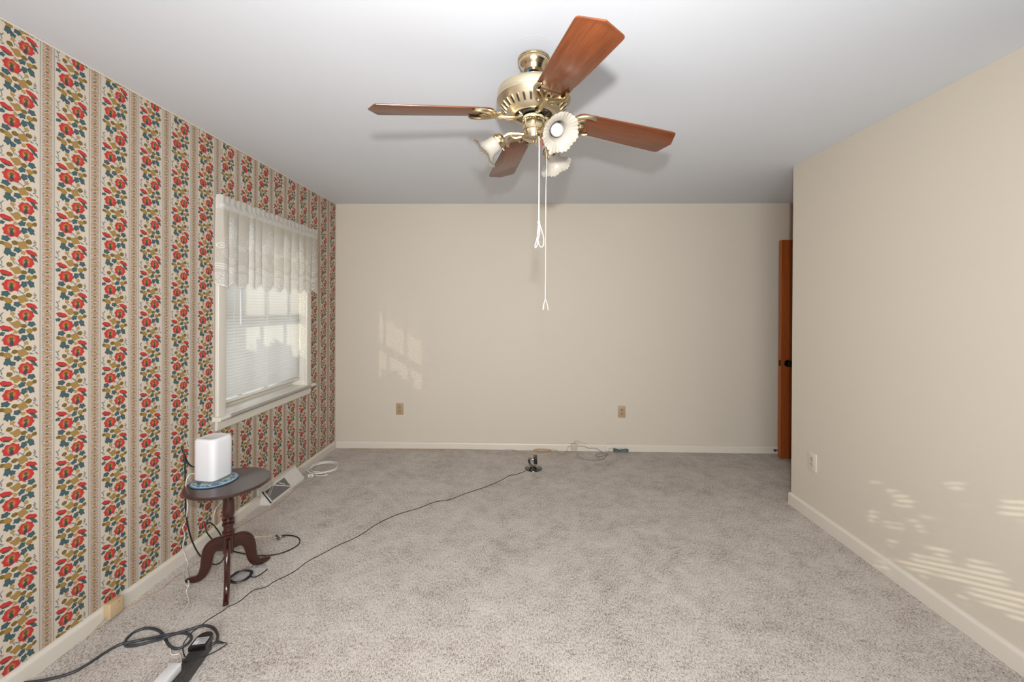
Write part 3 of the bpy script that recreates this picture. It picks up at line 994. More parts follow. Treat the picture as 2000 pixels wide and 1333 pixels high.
# ------------------------------------------------------------------ door standing open against the back wall
DX, DY = 2.405, 3.80
d1 = bpy.data.objects.new('door_1', None); COL.objects.link(d1); d1.location = (DX + .76, DY + .02, 0); struct(d1)
d1['label'] = 'brown wooden door standing open against the back wall of the alcove'
m = MB(); m.box((DX + .003, DY, .02), (DX + .765, DY + .036, 2.048), 0); m.box((DX, DY + .001, .02), (DX + .003, DY + .036, 2.048), 1)
m.build('door_leaf', [M['door'], M['doore']], d1, smooth=0)
kx, kz = DX + .058, .905
KT = Matrix.Translation((kx, DY, kz)) @ Matrix.Rotation(PI / 2, 4, 'X')
MB().lathe([(.031, 0), (.031, .003), (.026, .008), (.012, .010), (.010, .030), (.016, .036), (.026, .044), (.029, .054), (.026, .062), (.014, .068), (0, .069)], 28, M=KT).build('door_knob', M['bronze'], d1)
MB().rbox((DX - .0015, DY + .006, kz - .028), (DX + .001, DY + .030, kz + .028), .0005).build('latch_plate', M['bronze'], d1)
ds = thing('door_stop', 'small door stop with black rubber tip beside the foot of the wooden door', 'door stop', (2.51, YB - .018, .04))
tipp = Vector((2.442, 3.935, .050))
MB().tube([(2.515, YB - .02, .032), tipp], .0045, 8, smooth=1).build('rod', M['gcable'], ds)
dirn = (tipp - Vector((2.515, YB - .02, .032))).normalized()
MB().tube([tipp - dirn * .004, tipp + dirn * .014], .0105, 12, smooth=1).build('rubber_tip', M['bplastic'], ds)

# ------------------------------------------------------------------ ceiling fan
fan = thing('ceiling_fan', 'brass ceiling fan with four wooden blades and three ruffled glass lights', 'ceiling fan', (FX, FY, H))
TF = Matrix.Translation((FX, FY, 0))
m = MB()
m.lathe([(.0, H - .001), (.062, H - .001), (.0660, H - .004), (.0660, H - .008), (.0635, H - .010), (.0650, H - .012), (.0650, H - .015), (.0615, H - .017), (.0605, H - .025),
         (.0570, H - .032), (.0500, H - .040), (.0455, H - .047), (.0430, H - .056), (.0415, H - .058), (.0245, H - .058), (.0225, H - .04)], 56, 0, TF, cap=False)
for k in range(48):                                             # beaded collar
    a = 2 * PI * k / 48
    m.lathe([(0, -.0028), (.0022, -.0015), (.0026, 0), (.0022, .0015), (0, .0028)], 6, 0, Matrix.Translation((FX + .0610 * math.cos(a), FY + .0610 * math.sin(a), H - .0205)))
canopy = m.build('canopy', M['brass'], fan)
m = MB(); m.lathe([(.0235, H - .050), (.0225, H - .056), (.016, H - .062), (.012, H - .064)], 32, 0, TF)
m.build('hanger_ball', M['gloss'], canopy)
MB().tube([(FX - .018, FY - .012, H - .050), (FX - .026, FY - .012, H - .066), (FX - .024, FY - .014, H - .090), (FX - .010, FY - .012, H - .14)], .0042, 8).build('wire', M['blue'], canopy)
MB().lathe([(.0125, H - .15), (.0125, H - .06)], 24, 0, TF).build('downrod', M['satin'], fan)
# motor housing with a rounded shoulder, plain band and dished vented underside
m = MB()
m.lathe([(.020, 2.314), (.070, 2.313), (.108, 2.311), (.130, 2.308), (.142, 2.304), (.1485, 2.298), (.1505, 2.290), (.1505, 2.270), (.1495, 2.267), (.1520, 2.264), (.1520, 2.259),
         (.1480, 2.254), (.138, 2.241), (.124, 2.226), (.108, 2.211), (.096, 2.2025), (.088, 2.2000), (.080, 2.2005), (.076, 2.206), (.075, 2.216), (.06, 2.218), (.0, 2.218)], 72, 0, TF, cap=False)
motor = m.build('motor_housing', M['satin'], fan)
m = MB()
for k in range(30):                                             # raised ribs and dark slots under the rim
    a = 2 * PI * k / 30
    R_ = TF @ Matrix.Rotation(a, 4, 'Z') @ Matrix.Translation((.124, 0, 2.2255)) @ Matrix.Rotation(math.radians(-43), 4, 'Y')
    m.rbox((-.017, -.0055, -.0025), (.017, .0055, .002), .0018, 0, R_, 2)
    R2 = TF @ Matrix.Rotation(a, 4, 'Z') @ Matrix.Translation((.124, 0, 2.2240)) @ Matrix.Rotation(math.radians(-43), 4, 'Y')
    m.box((-.0125, -.003, -.0022), (.0125, .003, -.0006), 1, R2)
m.build('vent_ring', [M['brass'], M['dark']], motor)
m = MB(); m.lathe([(.0735, 2.212), (.070, 2.204), (.040, 2.200), (.0, 2.200)], 40, 0, TF)
m.build('rotor', M['gloss'], motor)
# light kit body
m = MB()
m.lathe([(.030, 2.202), (.0425, 2.196), (.0440, 2.192), (.0440, 2.186), (.0415, 2.184), (.0435, 2.181), (.0435, 2.147), (.0450, 2.145), (.0450, 2.141), (.0410, 2.138), (.0400, 2.118),
         (.0375, 2.108), (.030, 2.102), (.016, 2.100), (.007, 2.098), (.006, 2.092), (.0, 2.090)], 48, 0, TF)
for k in range(40):
    a = 2 * PI * k / 40
    m.lathe([(0, -.0030), (.0017, -.0015), (.0019, 0), (.0017, .0015), (0, .0030)], 6, 0, Matrix.Translation((FX + .0436 * math.cos(a), FY + .0436 * math.sin(a), 2.177)))
kit = m.build('light_kit', M['brass'], fan)
MB().lathe([(.0432, 2.196), (.0448, 2.194), (.0448, 2.187), (.0432, 2.185)], 48, 0, TF, cap=False).build('collar', M['ivory'], kit)

# one blade in its own frame: x outwards, y along the turn, z up; pivot on the fan axis
DROOP = math.radians(5.6)          # the blades hang a little towards their tips
BLZ = 2.152 + .65 * math.tan(DROOP)
BL0 = 3.406
PITCHB = math.radians(-11.5)


def blade_outline():
    pts = []
    for k in range(9):                                          # rounded root
        a = PI / 2 + PI * k / 8
        pts.append((.205 + .040 * math.cos(a), .056 * math.sin(a) * (1.08 if abs(math.sin(a)) > .9 else 1.0)))
    pts += [(.30, -.064), (.45, -.070), (.605, -.0745), (.617, -.0735), (.624, -.068), (.6485, -.004), (.6500, 0), (.6485, .004), (.624, .068), (.617, .0735), (.605, .0745), (.45, .070), (.30, .064)]
    return pts


bo = blade_outline()
mbl = MB()
th = .0058


def scaled(ins):
    out = []
    for x_, y_ in bo:
        cx_ = .42
        out.append((cx_ + (x_ - cx_) * (1 - ins / .22), y_ * (1 - ins / .07)))
    return out


rr = []
for ins, z in ((.002, -th / 2), (.0005, -th / 2 + .001), (0, 0), (.0005, th / 2 - .001), (.002, th / 2)):
    rr.append([Vector((p[0], p[1], z)) for p in scaled(ins)])
mbl.rings(rr)
# blade iron: curved neck from the rotor, open scrolled cradle under the root
mir = MB()
mir.tube([(.048, 0, -.008), (.080, 0, -.020), (.116, 0, -.022), (.150, 0, -.014), (.180, 0, -.011)], [.0085, .0085, .0095, .010, .009], 10)
for s_ in (-1, 1):
    mir.tube([(.150, .000, -.011), (.163, s_ * .020, -.011), (.180, s_ * .040, -.011), (.206, s_ * .055, -.010), (.232, s_ * .059, -.009), (.252, s_ * .054, -.009), (.262, s_ * .046, -.009)],
             [.008, .0085, .008, .008, .0085, .0075, .004], 8)
    mir.tube([(.160, s_ * .006, -.011), (.182, s_ * .016, -.011), (.202, s_ * .030, -.011), (.212, s_ * .040, -.010), (.208, s_ * .050, -.010)], [.007, .0065, .006, .0055, .005], 8)
    mir.tube([(.176, 0, -.011), (.196, s_ * .010, -.011), (.214, s_ * .008, -.011), (.222, 0, -.011)], [.006, .0055, .0055, .005], 8)
    mir.tube([(.168, s_ * .024, -.011), (.156, s_ * .033, -.012), (.146, s_ * .028, -.012), (.148, s_ * .019, -.012)], [.006, .0055, .005, .004], 8)
mir.box((.195, -.040, -.0075), (.222, .040, -.0035))
msc = MB().lathe([(0, .0085), (.003, .008), (.0048, .005), (.0048, .0028)], 12)
iron0 = blade0 = screw0 = None
for k in range(4):
    ang = BL0 + k * PI / 2
    if iron0 is None:
        iron0 = mir.build('blade_iron', M['iron'], fan, local=True)
        blade0 = mbl.build('fan_blade', M['blade'], fan, smooth=30, local=True)
        screw0 = msc.build('screw', M['satin'], blade0, local=True)
        ir, bd, sw = iron0, blade0, screw0
    else:
        ir, bd, sw = iron0.copy(), blade0.copy(), screw0.copy()
        for c_ in (ir, bd, sw):
            COL.objects.link(c_)
        ir.parent = fan; bd.parent = fan; sw.parent = bd
    for q_, (px_, py_) in enumerate(((.208, -.034), (.208, .034), (.236, 0))):
        if q_:
            sw = sw.copy(); COL.objects.link(sw); sw.parent = bd
        sw.location = (px_, py_, 0)
    R_ = Matrix.Translation((0, 0, BLZ - H)) @ Matrix.Rotation(ang, 4, 'Z') @ Matrix.Rotation(DROOP, 4, 'Y') @ Matrix.Rotation(PITCHB, 4, 'X')
    bd.matrix_local = R_
    ir.matrix_local = Matrix.Translation((0, 0, BLZ - H)) @ Matrix.Rotation(ang, 4, 'Z') @ Matrix.Rotation(DROOP, 4, 'Y') @ Matrix.Rotation(PITCHB, 4, 'X')

# three light arms with ruffled tulip shades
for az in (178, 298, 58):
    a = math.radians(az)
    e = Vector((math.cos(a), math.sin(a), 0))
    c = Vector((FX, FY, 0))
    P_ = lambda r, z: c + e * r + Vector((0, 0, z))
    arm = MB()
    arm.tube([P_(.036, 2.128), P_(.070, 2.131), P_(.100, 2.130), P_(.122, 2.120), P_(.134, 2.110)], [.0085, .0065, .0065, .0075, .0085], 10)
    arm.tube([P_(.050, 2.118), P_(.075, 2.113), P_(.092, 2.120), P_(.098, 2.129)], [.005, .0055, .005, .004], 8)
    armo = arm.build('light_arm', M['brass'], fan)
    ax = (e * math.cos(math.radians(38)) + Vector((0, 0, -math.sin(math.radians(38))))).normalized()
    T = Matrix.Translation(P_(.128, 2.114)) @ ax.to_track_quat('Z', 'Y').to_matrix().to_4x4()
    m = MB()
    m.lathe([(0, -.006), (.012, -.005), (.022, .000), (.0285, .008), (.0315, .016), (.0335, .018), (.0335, .030), (.0315, .032), (.0315, .020), (.02, .010), (0, .006)], 32, 0, T)
    for q_ in range(3):
        th_ = 2 * PI * q_ / 3 + .4
        m.tube([T @ Vector((.032 * math.cos(th_), .032 * math.sin(th_), .025)), T @ Vector((.043 * math.cos(th_), .043 * math.sin(th_), .025))], .0028, 8, smooth=1)
    m.build('socket_cup', M['brass'], armo)
    # shade: fluted bell whose lip ruffles
    m = MB()
    prof = [(.0285, .018), (.0305, .026), (.0335, .036), (.0345, .048), (.0350, .060), (.0375, .072), (.0440, .083), (.0545, .091), (.0650, .096), (.0725, .0975)]
    SEG = 168
    rings = []
    for i, (r_, z_) in enumerate(prof):
        w_ = max(0.0, (i - 3) / (len(prof) - 4))
        ring_ = []
        for k in range(SEG):
            t_ = 2 * PI * k / SEG
            rr_ = r_ * (1 + .022 * w_ * math.cos(t_ * 28)) + .0010 * w_ ** 2 * math.cos(t_ * 7)
            zz_ = z_ + .0030 * w_ ** 2 * math.cos(t_ * 7) + .0012 * w_ * math.cos(t_ * 28)
            ring_.append(Vector((rr_ * math.cos(t_), rr_ * math.sin(t_), zz_)))
        rings.append(ring_)
    inner = []
    for ring_, (r_, z_) in reversed(list(zip(rings, prof))):
        inner.append([Vector((v.x * (1 - .0022 / r_), v.y * (1 - .0022 / r_), v.z - .0004)) for v in ring_])
    m.rings(rings + inner, 0, T, cap=False)
    m.build('lamp_shade', M['shade'], armo, smooth=70)
    m = MB()
    m.lathe([(.012, .006), (.0135, .020), (.0135, .034), (.019, .044), (.0235, .054), (.0245, .062), (.0225, .072), (.0165, .080), (.008, .0845), (0, .0855)], 28, 0, T)
    m.build('light_bulb', M['bulb'], armo)

# pull cords
m = MB()
kx_, ky_ = .068, 1.640
m.tube([(kx_ - .002, ky_, 2.105), (kx_, ky_, 2.06), (kx_, ky_, 1.76)], .0026, 8, smooth=3)
m.lathe([(0, -.008), (.005, -.005), (.0062, 0), (.005, .005), (0, .008)], 12, 0, Matrix.Translation((kx_, ky_, 1.757)))
m.tube([(kx_, ky_, 1.757), (kx_ - .005, ky_, 1.72), (kx_ - .004, ky_, 1.69), (kx_ - .006, ky_, 1.668), (kx_ - .012, ky_, 1.655), (kx_ - .015, ky_, 1.662), (kx_ - .008, ky_, 1.69), (kx_ - .002, ky_, 1.72), (kx_, ky_, 1.752)], .0018, 8)
m.tube([(kx_ + .001, ky_, 1.757), (kx_ + .013, ky_ + .002, 1.722), (kx_ + .020, ky_, 1.690), (kx_ + .019, ky_, 1.666), (kx_ + .010, ky_, 1.657), (kx_ + .001, ky_, 1.668), (kx_ - .003, ky_, 1.69)], .0017, 8)
m.tube([(kx_ + .001, ky_ - .002, 1.75), (kx_ + .004, ky_ - .002, 1.72), (kx_ - .001, ky_ - .002, 1.695)], .0018, 8)
m.lathe([(0, -.006), (.0045, -.003), (.005, 0), (.0045, .003), (0, .006)], 10, 0, Matrix.Translation((kx_ - .004, ky_, 1.695)))
o = m.build('pull_cord', M['string'], fan); o['label'] = 'thick white cord tied in loops'
m = MB()
m.tube([(.080, 1.645, 2.105), (.097, 1.640, 2.03), (.096, 1.640, 1.90), (.0955, 1.640, 1.70), (.096, 1.640, 1.55), (.095, 1.640, 1.446)], .0011, 6)
m.tube([(.095, 1.640, 1.446), (.089, 1.640, 1.425), (.086, 1.640, 1.410), (.0875, 1.640, 1.404), (.0895, 1.640, 1.411), (.090, 1.640, 1.424), (.095, 1.640, 1.446)], .0010, 6)
m.tube([(.095, 1.640, 1.446), (.101, 1.640, 1.434), (.105, 1.640, 1.420), (.107, 1.640, 1.402)], .0010, 6)
o = m.build('pull_cord', M['string'], fan); o['label'] = 'thin string with a split end'
MB().tube([(.074, 1.636, 2.10), (.083, 1.630, 2.080), (.079, 1.630, 2.066), (.077, 1.630, 2.052)], .0016, 6).build('wire', M['redw'], fan)
MB().tube([(.060, 1.64, 2.102), (.056, 1.636, 2.082), (.055, 1.636, 2.068), (.058, 1.636, 2.062)], .0014, 6).build('chain_stub', M['brass'], fan)

# ------------------------------------------------------------------ pedestal side table
TX, TY = -1.487, 2.019
tb = thing('side_table', 'small round dark mahogany pedestal table beside the papered wall', 'side table', (TX, TY, 0))
TT = Matrix.Translation((TX, TY, 0))
MB().lathe([(0, .500), (.150, .500), (.176, .502), (.184, .506), (.1870, .511), (.1865, .516), (.183, .5195), (.176, .5205), (0, .5205)], 96, 0, TT).build('tabletop', M['mahogt'], tb)
MB().lathe([(0, .500), (.034, .500), (.034, .482), (.030, .476), (.019, .470), (.0185, .452), (.021, .442), (.0245, .42), (.0265, .385), (.0262, .352), (.022, .338), (.0195, .334),
            (.0255, .331), (.0270, .326), (.0255, .320), (.0205, .316), (.0265, .312), (.0285, .305), (.0265, .298), (.0215, .294), (.0210, .280), (.0225, .272), (.0272, .268), (.0282, .262), (.0268, .256),
            (.0225, .253), (.0268, .249), (.0270, .243), (.0235, .238), (.0235, .165), (.020, .155), (.0, .152)], 48, 0, TT).build('pedestal', M['mahog'], tb)
leg_c = [(.012, .200, .034), (.040, .202, .035), (.066, .196, .034), (.088, .178, .032), (.102, .148, .029), (.109, .112, .0265), (.116, .076, .024), (.130, .046, .021), (.152, .028, .0175), (.178, .021, .0145), (.198, .0200, .0105), (.2075, .020, .006)]


def catmull(pts, n):
    out = []
    for i in range(len(pts) - 1):
        p0, p1, p2, p3 = [Vector(pts[j]) for j in (max(i - 1, 0), i, i + 1, min(i + 2, len(pts) - 1))]
        for k in range(n):
            t_ = k / n
            out.append(.5 * (2 * p1 + (p2 - p0) * t_ + (2 * p0 - 5 * p1 + 4 * p2 - p3) * t_ ** 2 + (3 * p1 - p0 - 3 * p2 + p3) * t_ ** 3))
    out.append(Vector(pts[-1]))
    return out


lc = catmull(leg_c, 4)
for az in (-56.5, -176.5, 63.0):
    a = math.radians(az)
    er = Vector((math.cos(a), math.sin(a), 0)); et = Vector((-math.sin(a), math.cos(a), 0))
    rings = []
    for i, p in enumerate(lc):
        tg = (lc[min(i + 1, len(lc) - 1)] - lc[max(i - 1, 0)])
        nn = Vector((-tg.y, tg.x)).normalized()
        hw = .0135 - .002 * i / len(lc)
        ht = p.z
        ring_ = []
        for k in range(16):
            t_ = 2 * PI * k / 16
            ca, sa = math.cos(t_), math.sin(t_)
            sx = math.copysign(abs(ca) ** .55, ca) * hw
            sy = math.copysign(abs(sa) ** .55, sa) * ht
            r_ = p.x + nn.x * sy
            z_ = max(.001, p.y + nn.y * sy)
            ring_.append(Vector((TX, TY, 0)) + er * r_ + et * sx + Vector((0, 0, z_)))
        rings.append(ring_)
    MB().rings(rings).build('leg', M['mahog'], tb, smooth=50)

# mat and router
MX, MY = -1.563, 2.023
m = MB(); m.lathe([(0, .5207), (.098, .5207), (.103, .5215), (.1035, .5235), (.101, .5252), (0, .5255)], 80)
mt = m.build('table_mat', M['mat'], smooth=40)
mt.location = (MX, MY, 0)
tag(mt, 'round blue and pale green patterned mat under the white router', 'mat')

rt = thing('wifi_router', 'white rounded box router standing on the blue mat', 'router', (-1.578, 2.035, .5257))
RT = Matrix.Translation((-1.578, 2.035, 0)) @ Matrix.Rotation(math.radians(-8), 4, 'Z')


def sq_ring(w, z, ex=5.0, n=64, tiltx=0.0):
    out = []
    for k in range(n):
        t_ = 2 * PI * k / n
        c_, s_ = math.cos(t_), math.sin(t_)
        out.append(Vector((math.copysign(abs(c_) ** (2 / ex), c_) * w, math.copysign(abs(s_) ** (2 / ex), s_) * w, z)))
    return out


m = MB()
m.rings([sq_ring(.052, .5257), sq_ring(.0565, .5262), sq_ring(.0600, .538)], 0, RT)
m.build('base', M['gplastic'], rt)
m = MB()
W_ = .0625
m.rings([sq_ring(W_ * .985, .538), sq_ring(W_, .541), sq_ring(W_ * .998, .72), sq_ring(W_ * .985, .731), sq_ring(W_ * .955, .7385), sq_ring(W_ * .90, .7425), sq_ring(W_ * .80, .7440), sq_ring(W_ * .74, .7440), sq_ring(W_ * .70, .7432), sq_ring(W_ * .3, .7428)], 0, RT)
m.build('shell', M['wplastic'], rt, smooth=40)

# ------------------------------------------------------------------ cables about the table
def cable(name, label, cat, pts, r, mat, seg=8, smooth=6, extra=None, parent=None):
    pts = [Vector(p) for p in pts]
    m = MB()
    m.tube(pts, r, seg, smooth=smooth)
    if extra:
        extra(m)
    if parent is not None:
        o = m.build(name, mat, parent, smooth=60)
        o['label'] = label
        return o
    o = m.build(name, mat, smooth=60, loc=pts[0])
    return tag(o, label, cat)


FZ = lambda px, py, r=.003: onZ(px, py, r)
cable('coaxial_cable', 'black coaxial cable from the white router looping on the carpet under the table', 'cable',
      [(-1.640, 2.062, .565), onY(372, 910, 2.02), onY(358, 884, 1.985), onY(355.5, 873, 1.975), onY(357.5, 876, 1.97), onY(360.5, 900, 1.968), onY(362, 935, 1.968), onY(362.5, 975, 1.975), onY(364, 1008, 1.99),
       onY(371, 1045, 2.05), onY(384, 1076, 2.12), FZ(400, 1095), FZ(417, 1103), FZ(430, 1100), FZ(438, 1089), onZ(440, 1076, .01), onX(436, 1056, -1.79), onX(425, 1036, -1.822), onX(413, 1023, -1.834),
       onX(405, 1022.5, -1.836), onX(401.5, 1030, -1.834), onX(405, 1042, -1.82), onZ(418, 1058, .012), FZ(434, 1070), FZ(458, 1078), FZ(480, 1083), FZ(505, 1086), FZ(530, 1085), FZ(553, 1080), FZ(575, 1070), FZ(585, 1061), FZ(583.5, 1052), FZ(573, 1047.5), FZ(560, 1046, .006), FZ(552, 1046.5, .008)],
      .0036, M['bcable'])
sp = thing('cable_splitter', 'small nickel coaxial coupler joining cream and black cables on the carpet', 'cable splitter', onZ(542, 1050, 0))
c_ = onZ(542, 1050, .012); d_ = (onZ(552, 1046.5, .012) - onZ(531, 1050, .012)).normalized(); n_ = Vector((-d_.y, d_.x, 0)); n_ = (n_ * .9 - d_ * .35).normalized()
MB().tube([c_ - n_ * .030, c_ + n_ * .026], .0075, 8, smooth=1).build('body', M['steel'], sp)
MB().tube([c_ - d_ * .030, c_ + d_ * .034], .0046, 10, smooth=1).build('connector', M['steel'], sp)
MB().tube([c_ + d_ * .022, c_ + d_ * .042], .0065, 10, smooth=1).build('connector', M['bplastic'], sp)
cable('coaxial_cable', 'cream coaxial cable hanging behind the table and running to the coupler', 'cable',
      [onX(446, 972, -1.80), onX(436, 979, -1.815), onX(426, 988, -1.825), onX(419, 1001, -1.83), onX(416.5, 1018, -1.834), onX(419, 1036, -1.83), onZ(430, 1051, .006), FZ(444, 1056), FZ(465, 1056), FZ(490, 1052), FZ(508, 1049), FZ(526, 1049, .005), FZ(533, 1049.5, .010)],
      .0031, M['ccable'])
# plastic bag with coiled lead
bg = thing('cable_bag', 'flat clear plastic bag holding a coiled black lead under the table', 'bag', onZ(484, 1122, 0))
corners = [onZ(x_, y_) for x_, y_ in ((450, 1141), (451, 1125), (478, 1112), (503, 1104), (520, 1104), (519, 1112), (500, 1118), (494, 1131), (470, 1139))]
cc = sum(corners, Vector()) / len(corners)
m = MB()
rings = []
r3 = random.Random(11)
for t_ in (1.0, .96, .8, .6, .4, .2, .02):
    ring_ = []
    for i in range(len(corners)):
        a_, b_ = corners[i], corners[(i + 1) % len(corners)]
        for k in range(4):
            p = a_.lerp(b_, k / 4)
            q_ = cc.lerp(p, t_)
            q_.z = .003 + (.012 + r3.uniform(-.005, .005)) * min(1, (1 - t_) * 3)
            ring_.append(q_)
    rings.append(ring_)
m.rings(rings, cap=False)
m.build('bag_film', M['bag'], bg, smooth=80)
kc = onZ(470, 1127, .016)
m = MB()
pts = []
for i in range(61):
    a = 2 * PI * i / 15
    rr_ = .046 + .005 * math.sin(i * .7)
    pts.append(kc + Vector((rr_ * math.cos(a) * 1.05, rr_ * math.sin(a), .002 * math.sin(i * 1.3) + .0022)))
m.tube(pts + [onZ(497, 1128, .008), onZ(510, 1122, .004), onZ(522, 1112.5, .003)], .0028, 6, smooth=3)
m.build('coiled_lead', M['bcable'], bg)

# ------------------------------------------------------------------ power strip group at lower left
sa, sb = onZ(400, 1270, .0), Vector((-1.235, 1.30, 0))
ax_ = (sb - sa); ax_.z = 0; LEN = ax_.length; ax_.normalize(); ay_ = Vector((-ax_.y, ax_.x, 0))
S4 = Matrix(((ax_.x, ay_.x, 0, sa.x), (ax_.y, ay_.y, 0, sa.y), (0, 0, 1, 0), (0, 0, 0, 1)))
st = thing('power_strip', 'long charcoal power strip on the carpet at the lower left edge', 'power strip', sa)
MB().rbox((0, -.029, .002), (LEN, .029, .040), .006, M=S4).build('housing', M['strip'], st)
for k in range(3):
    xx_ = .12 + k * .045
    m = MB()
    m.box((xx_, .004, .0396), (xx_ + .008, .0065, .0405), 0, S4); m.box((xx_, .0145, .0396), (xx_ + .007, .017, .0405), 0, S4); m.lathe([(.0025, .0396), (.0025, .0405)], 8, 0, S4 @ Matrix.Translation((xx_ + .018, .0105, 0)))
    m.build('socket', M['dark'], st)
ad = thing('power_adapter', 'black power adapter with silver label plugged into the end of the strip', 'power adapter', sa)
A4 = S4 @ Matrix.Translation((.018, 0, 0))
m = MB()
prof_ = []
for k in range(17):
    a = PI * k / 16
    prof_.append((-.002 - .040 * abs(math.sin(a)) ** .7, .0315 * math.cos(a)))
poly = [(.036, .0315)] + [(x_, y_) for x_, y_ in prof_] + [(.036, -.0315)]
rr = []
for ins, z_ in ((.0, .0405), (.0, .054), (.0015, .0570), (.004, .0585)):
    rr.append([Vector((p[0] * (1 - ins * 12), p[1] * (1 - ins * 14), z_)) for p in poly])
m.rings(rr, 0, A4)
m.build('case', M['gloss'], ad)
m = MB(); m.box((-.010, -.0235, .0583), (.026, .0235, .0590), 0, A4)
m.box((-.004, -.012, .0590), (.000, .020, .0592), 1, A4); m.box((.004, -.004, .0590), (.0055, .021, .0592), 1, A4); m.box((.009, -.002, .0590), (.0105, .021, .0592), 1, A4); m.box((.014, .002, .0590), (.0155, .021, .0592), 1, A4)
m.box((.008, -.0215, .0590), (.022, -.006, .0592), 2, A4)
m.build('rating_label', [M['label'], M['gplastic'], M['wplate']], ad, smooth=0)
m = MB()
m.tube([onZ(423, 1254, .06), onZ(430, 1255.5, .056), onZ(436, 1256.5, .050)], [.0055, .005, .003], 8)
m.tube([onZ(434, 1256, .052), onZ(441, 1256.5, .046), onZ(443, 1259, .042), onZ(434, 1265, .042), onZ(421, 1273, .043), onZ(405, 1280.5, .043), onZ(385, 1286.5, .043), onZ(364, 1293, .043), onZ(358, 1292, .035), onZ(356.5, 1288, .01)], .0021, 6)
m.build('lead', M['bcable'], ad)
wa = thing('power_adapter', 'white block adapter plugged in beside the charcoal power strip', 'power adapter', onZ(340, 1320, 0))
wt_ = .072
c1, c2, c3 = onZ(333, 1295, wt_), onZ(356, 1294.5, wt_), onZ(310, 1333, wt_)
ex_ = (c2 - c1); wid = ex_.length; ex_.normalize(); ey_ = Vector((ex_.y, -ex_.x, 0))
if (c3 - c1).dot(ey_) < 0:
    ey_ = -ey_
W4 = Matrix(((ex_.x, ey_.x, 0, c1.x), (ex_.y, ey_.y, 0, c1.y), (0, 0, 1, 0), (0, 0, 0, 1)))
MB().rbox((0, 0, .041), (wid, .16, wt_), .006, M=W4).build('case', M['wplastic'], wa)
m = MB(); m.tube([W4 @ Vector((wid * .9, .012, .02)), W4 @ Vector((wid + .012, .012, .02))], .004, 8, smooth=1)
m.build('prong_guard', M['gplastic'], wa)
cable('power_cord', 'thin white cord from the router draping over a table foot to the white adapter', 'cord',
      [(-1.641, 2.03, .545), onY(374, 926, 1.985), onY(366, 933, 1.955), onY(363, 950, 1.955), onY(366, 985, 1.965), onY(364.5, 1008, 1.98), onX(363, 1018, -1.78), onX(357, 1031, -1.80), onX(361, 1047, -1.82), onX(357, 1068, -1.835), onX(359.5, 1079, -1.840), onX(363.5, 1092, -1.838), FZ(367.5, 1104, .004), FZ(361, 1112),
       FZ(357.5, 1128), FZ(362, 1141, .024), FZ(368, 1144, .030), FZ(367, 1132, .022), FZ(363, 1118, .005), FZ(365, 1112, .004), FZ(367.5, 1128, .012), FZ(369.5, 1142, .032), FZ(365, 1152, .012), FZ(365.5, 1160), FZ(369, 1177), FZ(359, 1193), FZ(350.5, 1203), FZ(344.5, 1218), FZ(334, 1230), FZ(326, 1240), FZ(319, 1253), FZ(327, 1258), FZ(332, 1266), FZ(335, 1279), FZ(343, 1279), FZ(351, 1279), FZ(354.5, 1290, .02), onZ(354, 1296, .045)],
      .0024, M['wcable'], parent=wa)
G = lambda px, py, k=0: onZ(px, py, .0055 + .0085 * k)
cable('power_cord', 'thick charcoal cord knotted in loops leading off the lower left edge', 'cord',
      [G(-40, 1340), G(60, 1333.5), G(130, 1318.5), G(165, 1302), G(200, 1279), G(225, 1264), G(243, 1256), G(248, 1248), G(263, 1235), G(287, 1227.5), G(308, 1231.5), G(320, 1242, 0), G(326, 1255), G(335, 1265), G(349, 1267.5), G(366, 1258.5), G(374, 1247), G(367, 1239), G(349, 1237.5), G(322, 1241.5, 1), G(296, 1247), G(270, 1252), G(247, 1257, 1),
       G(246, 1262), G(256, 1262.5), G(275, 1259.5), G(305, 1251.5), G(322, 1246, 1.6), G(345, 1238, 1), G(375, 1229), G(398, 1223), G(416, 1227), G(424.5, 1239, 1), G(424, 1250, 2), onZ(416, 1259, .022), S4 @ Vector((.004, -.008, .022))],
      .0054, M['cord'], 10, parent=st)
# wireless antenna and its long lead
an = thing('antenna', 'small black antenna on a round glossy base near the back wall', 'antenna', onZ(1042, 917))
AC = onZ(1042, 916)
TA = Matrix.Translation(AC)
MB().lathe([(.0, .001), (.074, .001), (.077, .003), (.076, .006), (.060, .009), (.030, .013), (.016, .020), (.0, .022)], 56, 0, TA).build('base', M['gloss'], an)
m = MB()
m.tube([AC + Vector((-.012, .0, .016)), AC + Vector((-.034, .006, .045)), AC + Vector((-.040, .008, .078))], [.011, .008, .0085], 10)
m.tube([AC + Vector((-.048, .008, .082)), AC + Vector((-.014, .008, .082))], .0085, 10, smooth=1)
m.build('bracket', M['bplastic'], an)
m = MB(); m.tube([AC + Vector((-.016, .008, .080)), AC + Vector((.008, .008, .078))], .0048, 10, smooth=1)
m.build('swivel', M['steel'], an)
TB = Matrix.Translation(AC + Vector((.018, .008, .038))) @ Matrix.Rotation(math.radians(-3), 4, 'Y')
m = MB(); m.rbox((-.015, -.010, 0), (.015, .010, .080), .004, M=TB)
m.rbox((-.012, -.011, .035), (.012, -.0095, .055), .0005, M=TB)
m.build('head', M['bplastic'], an)
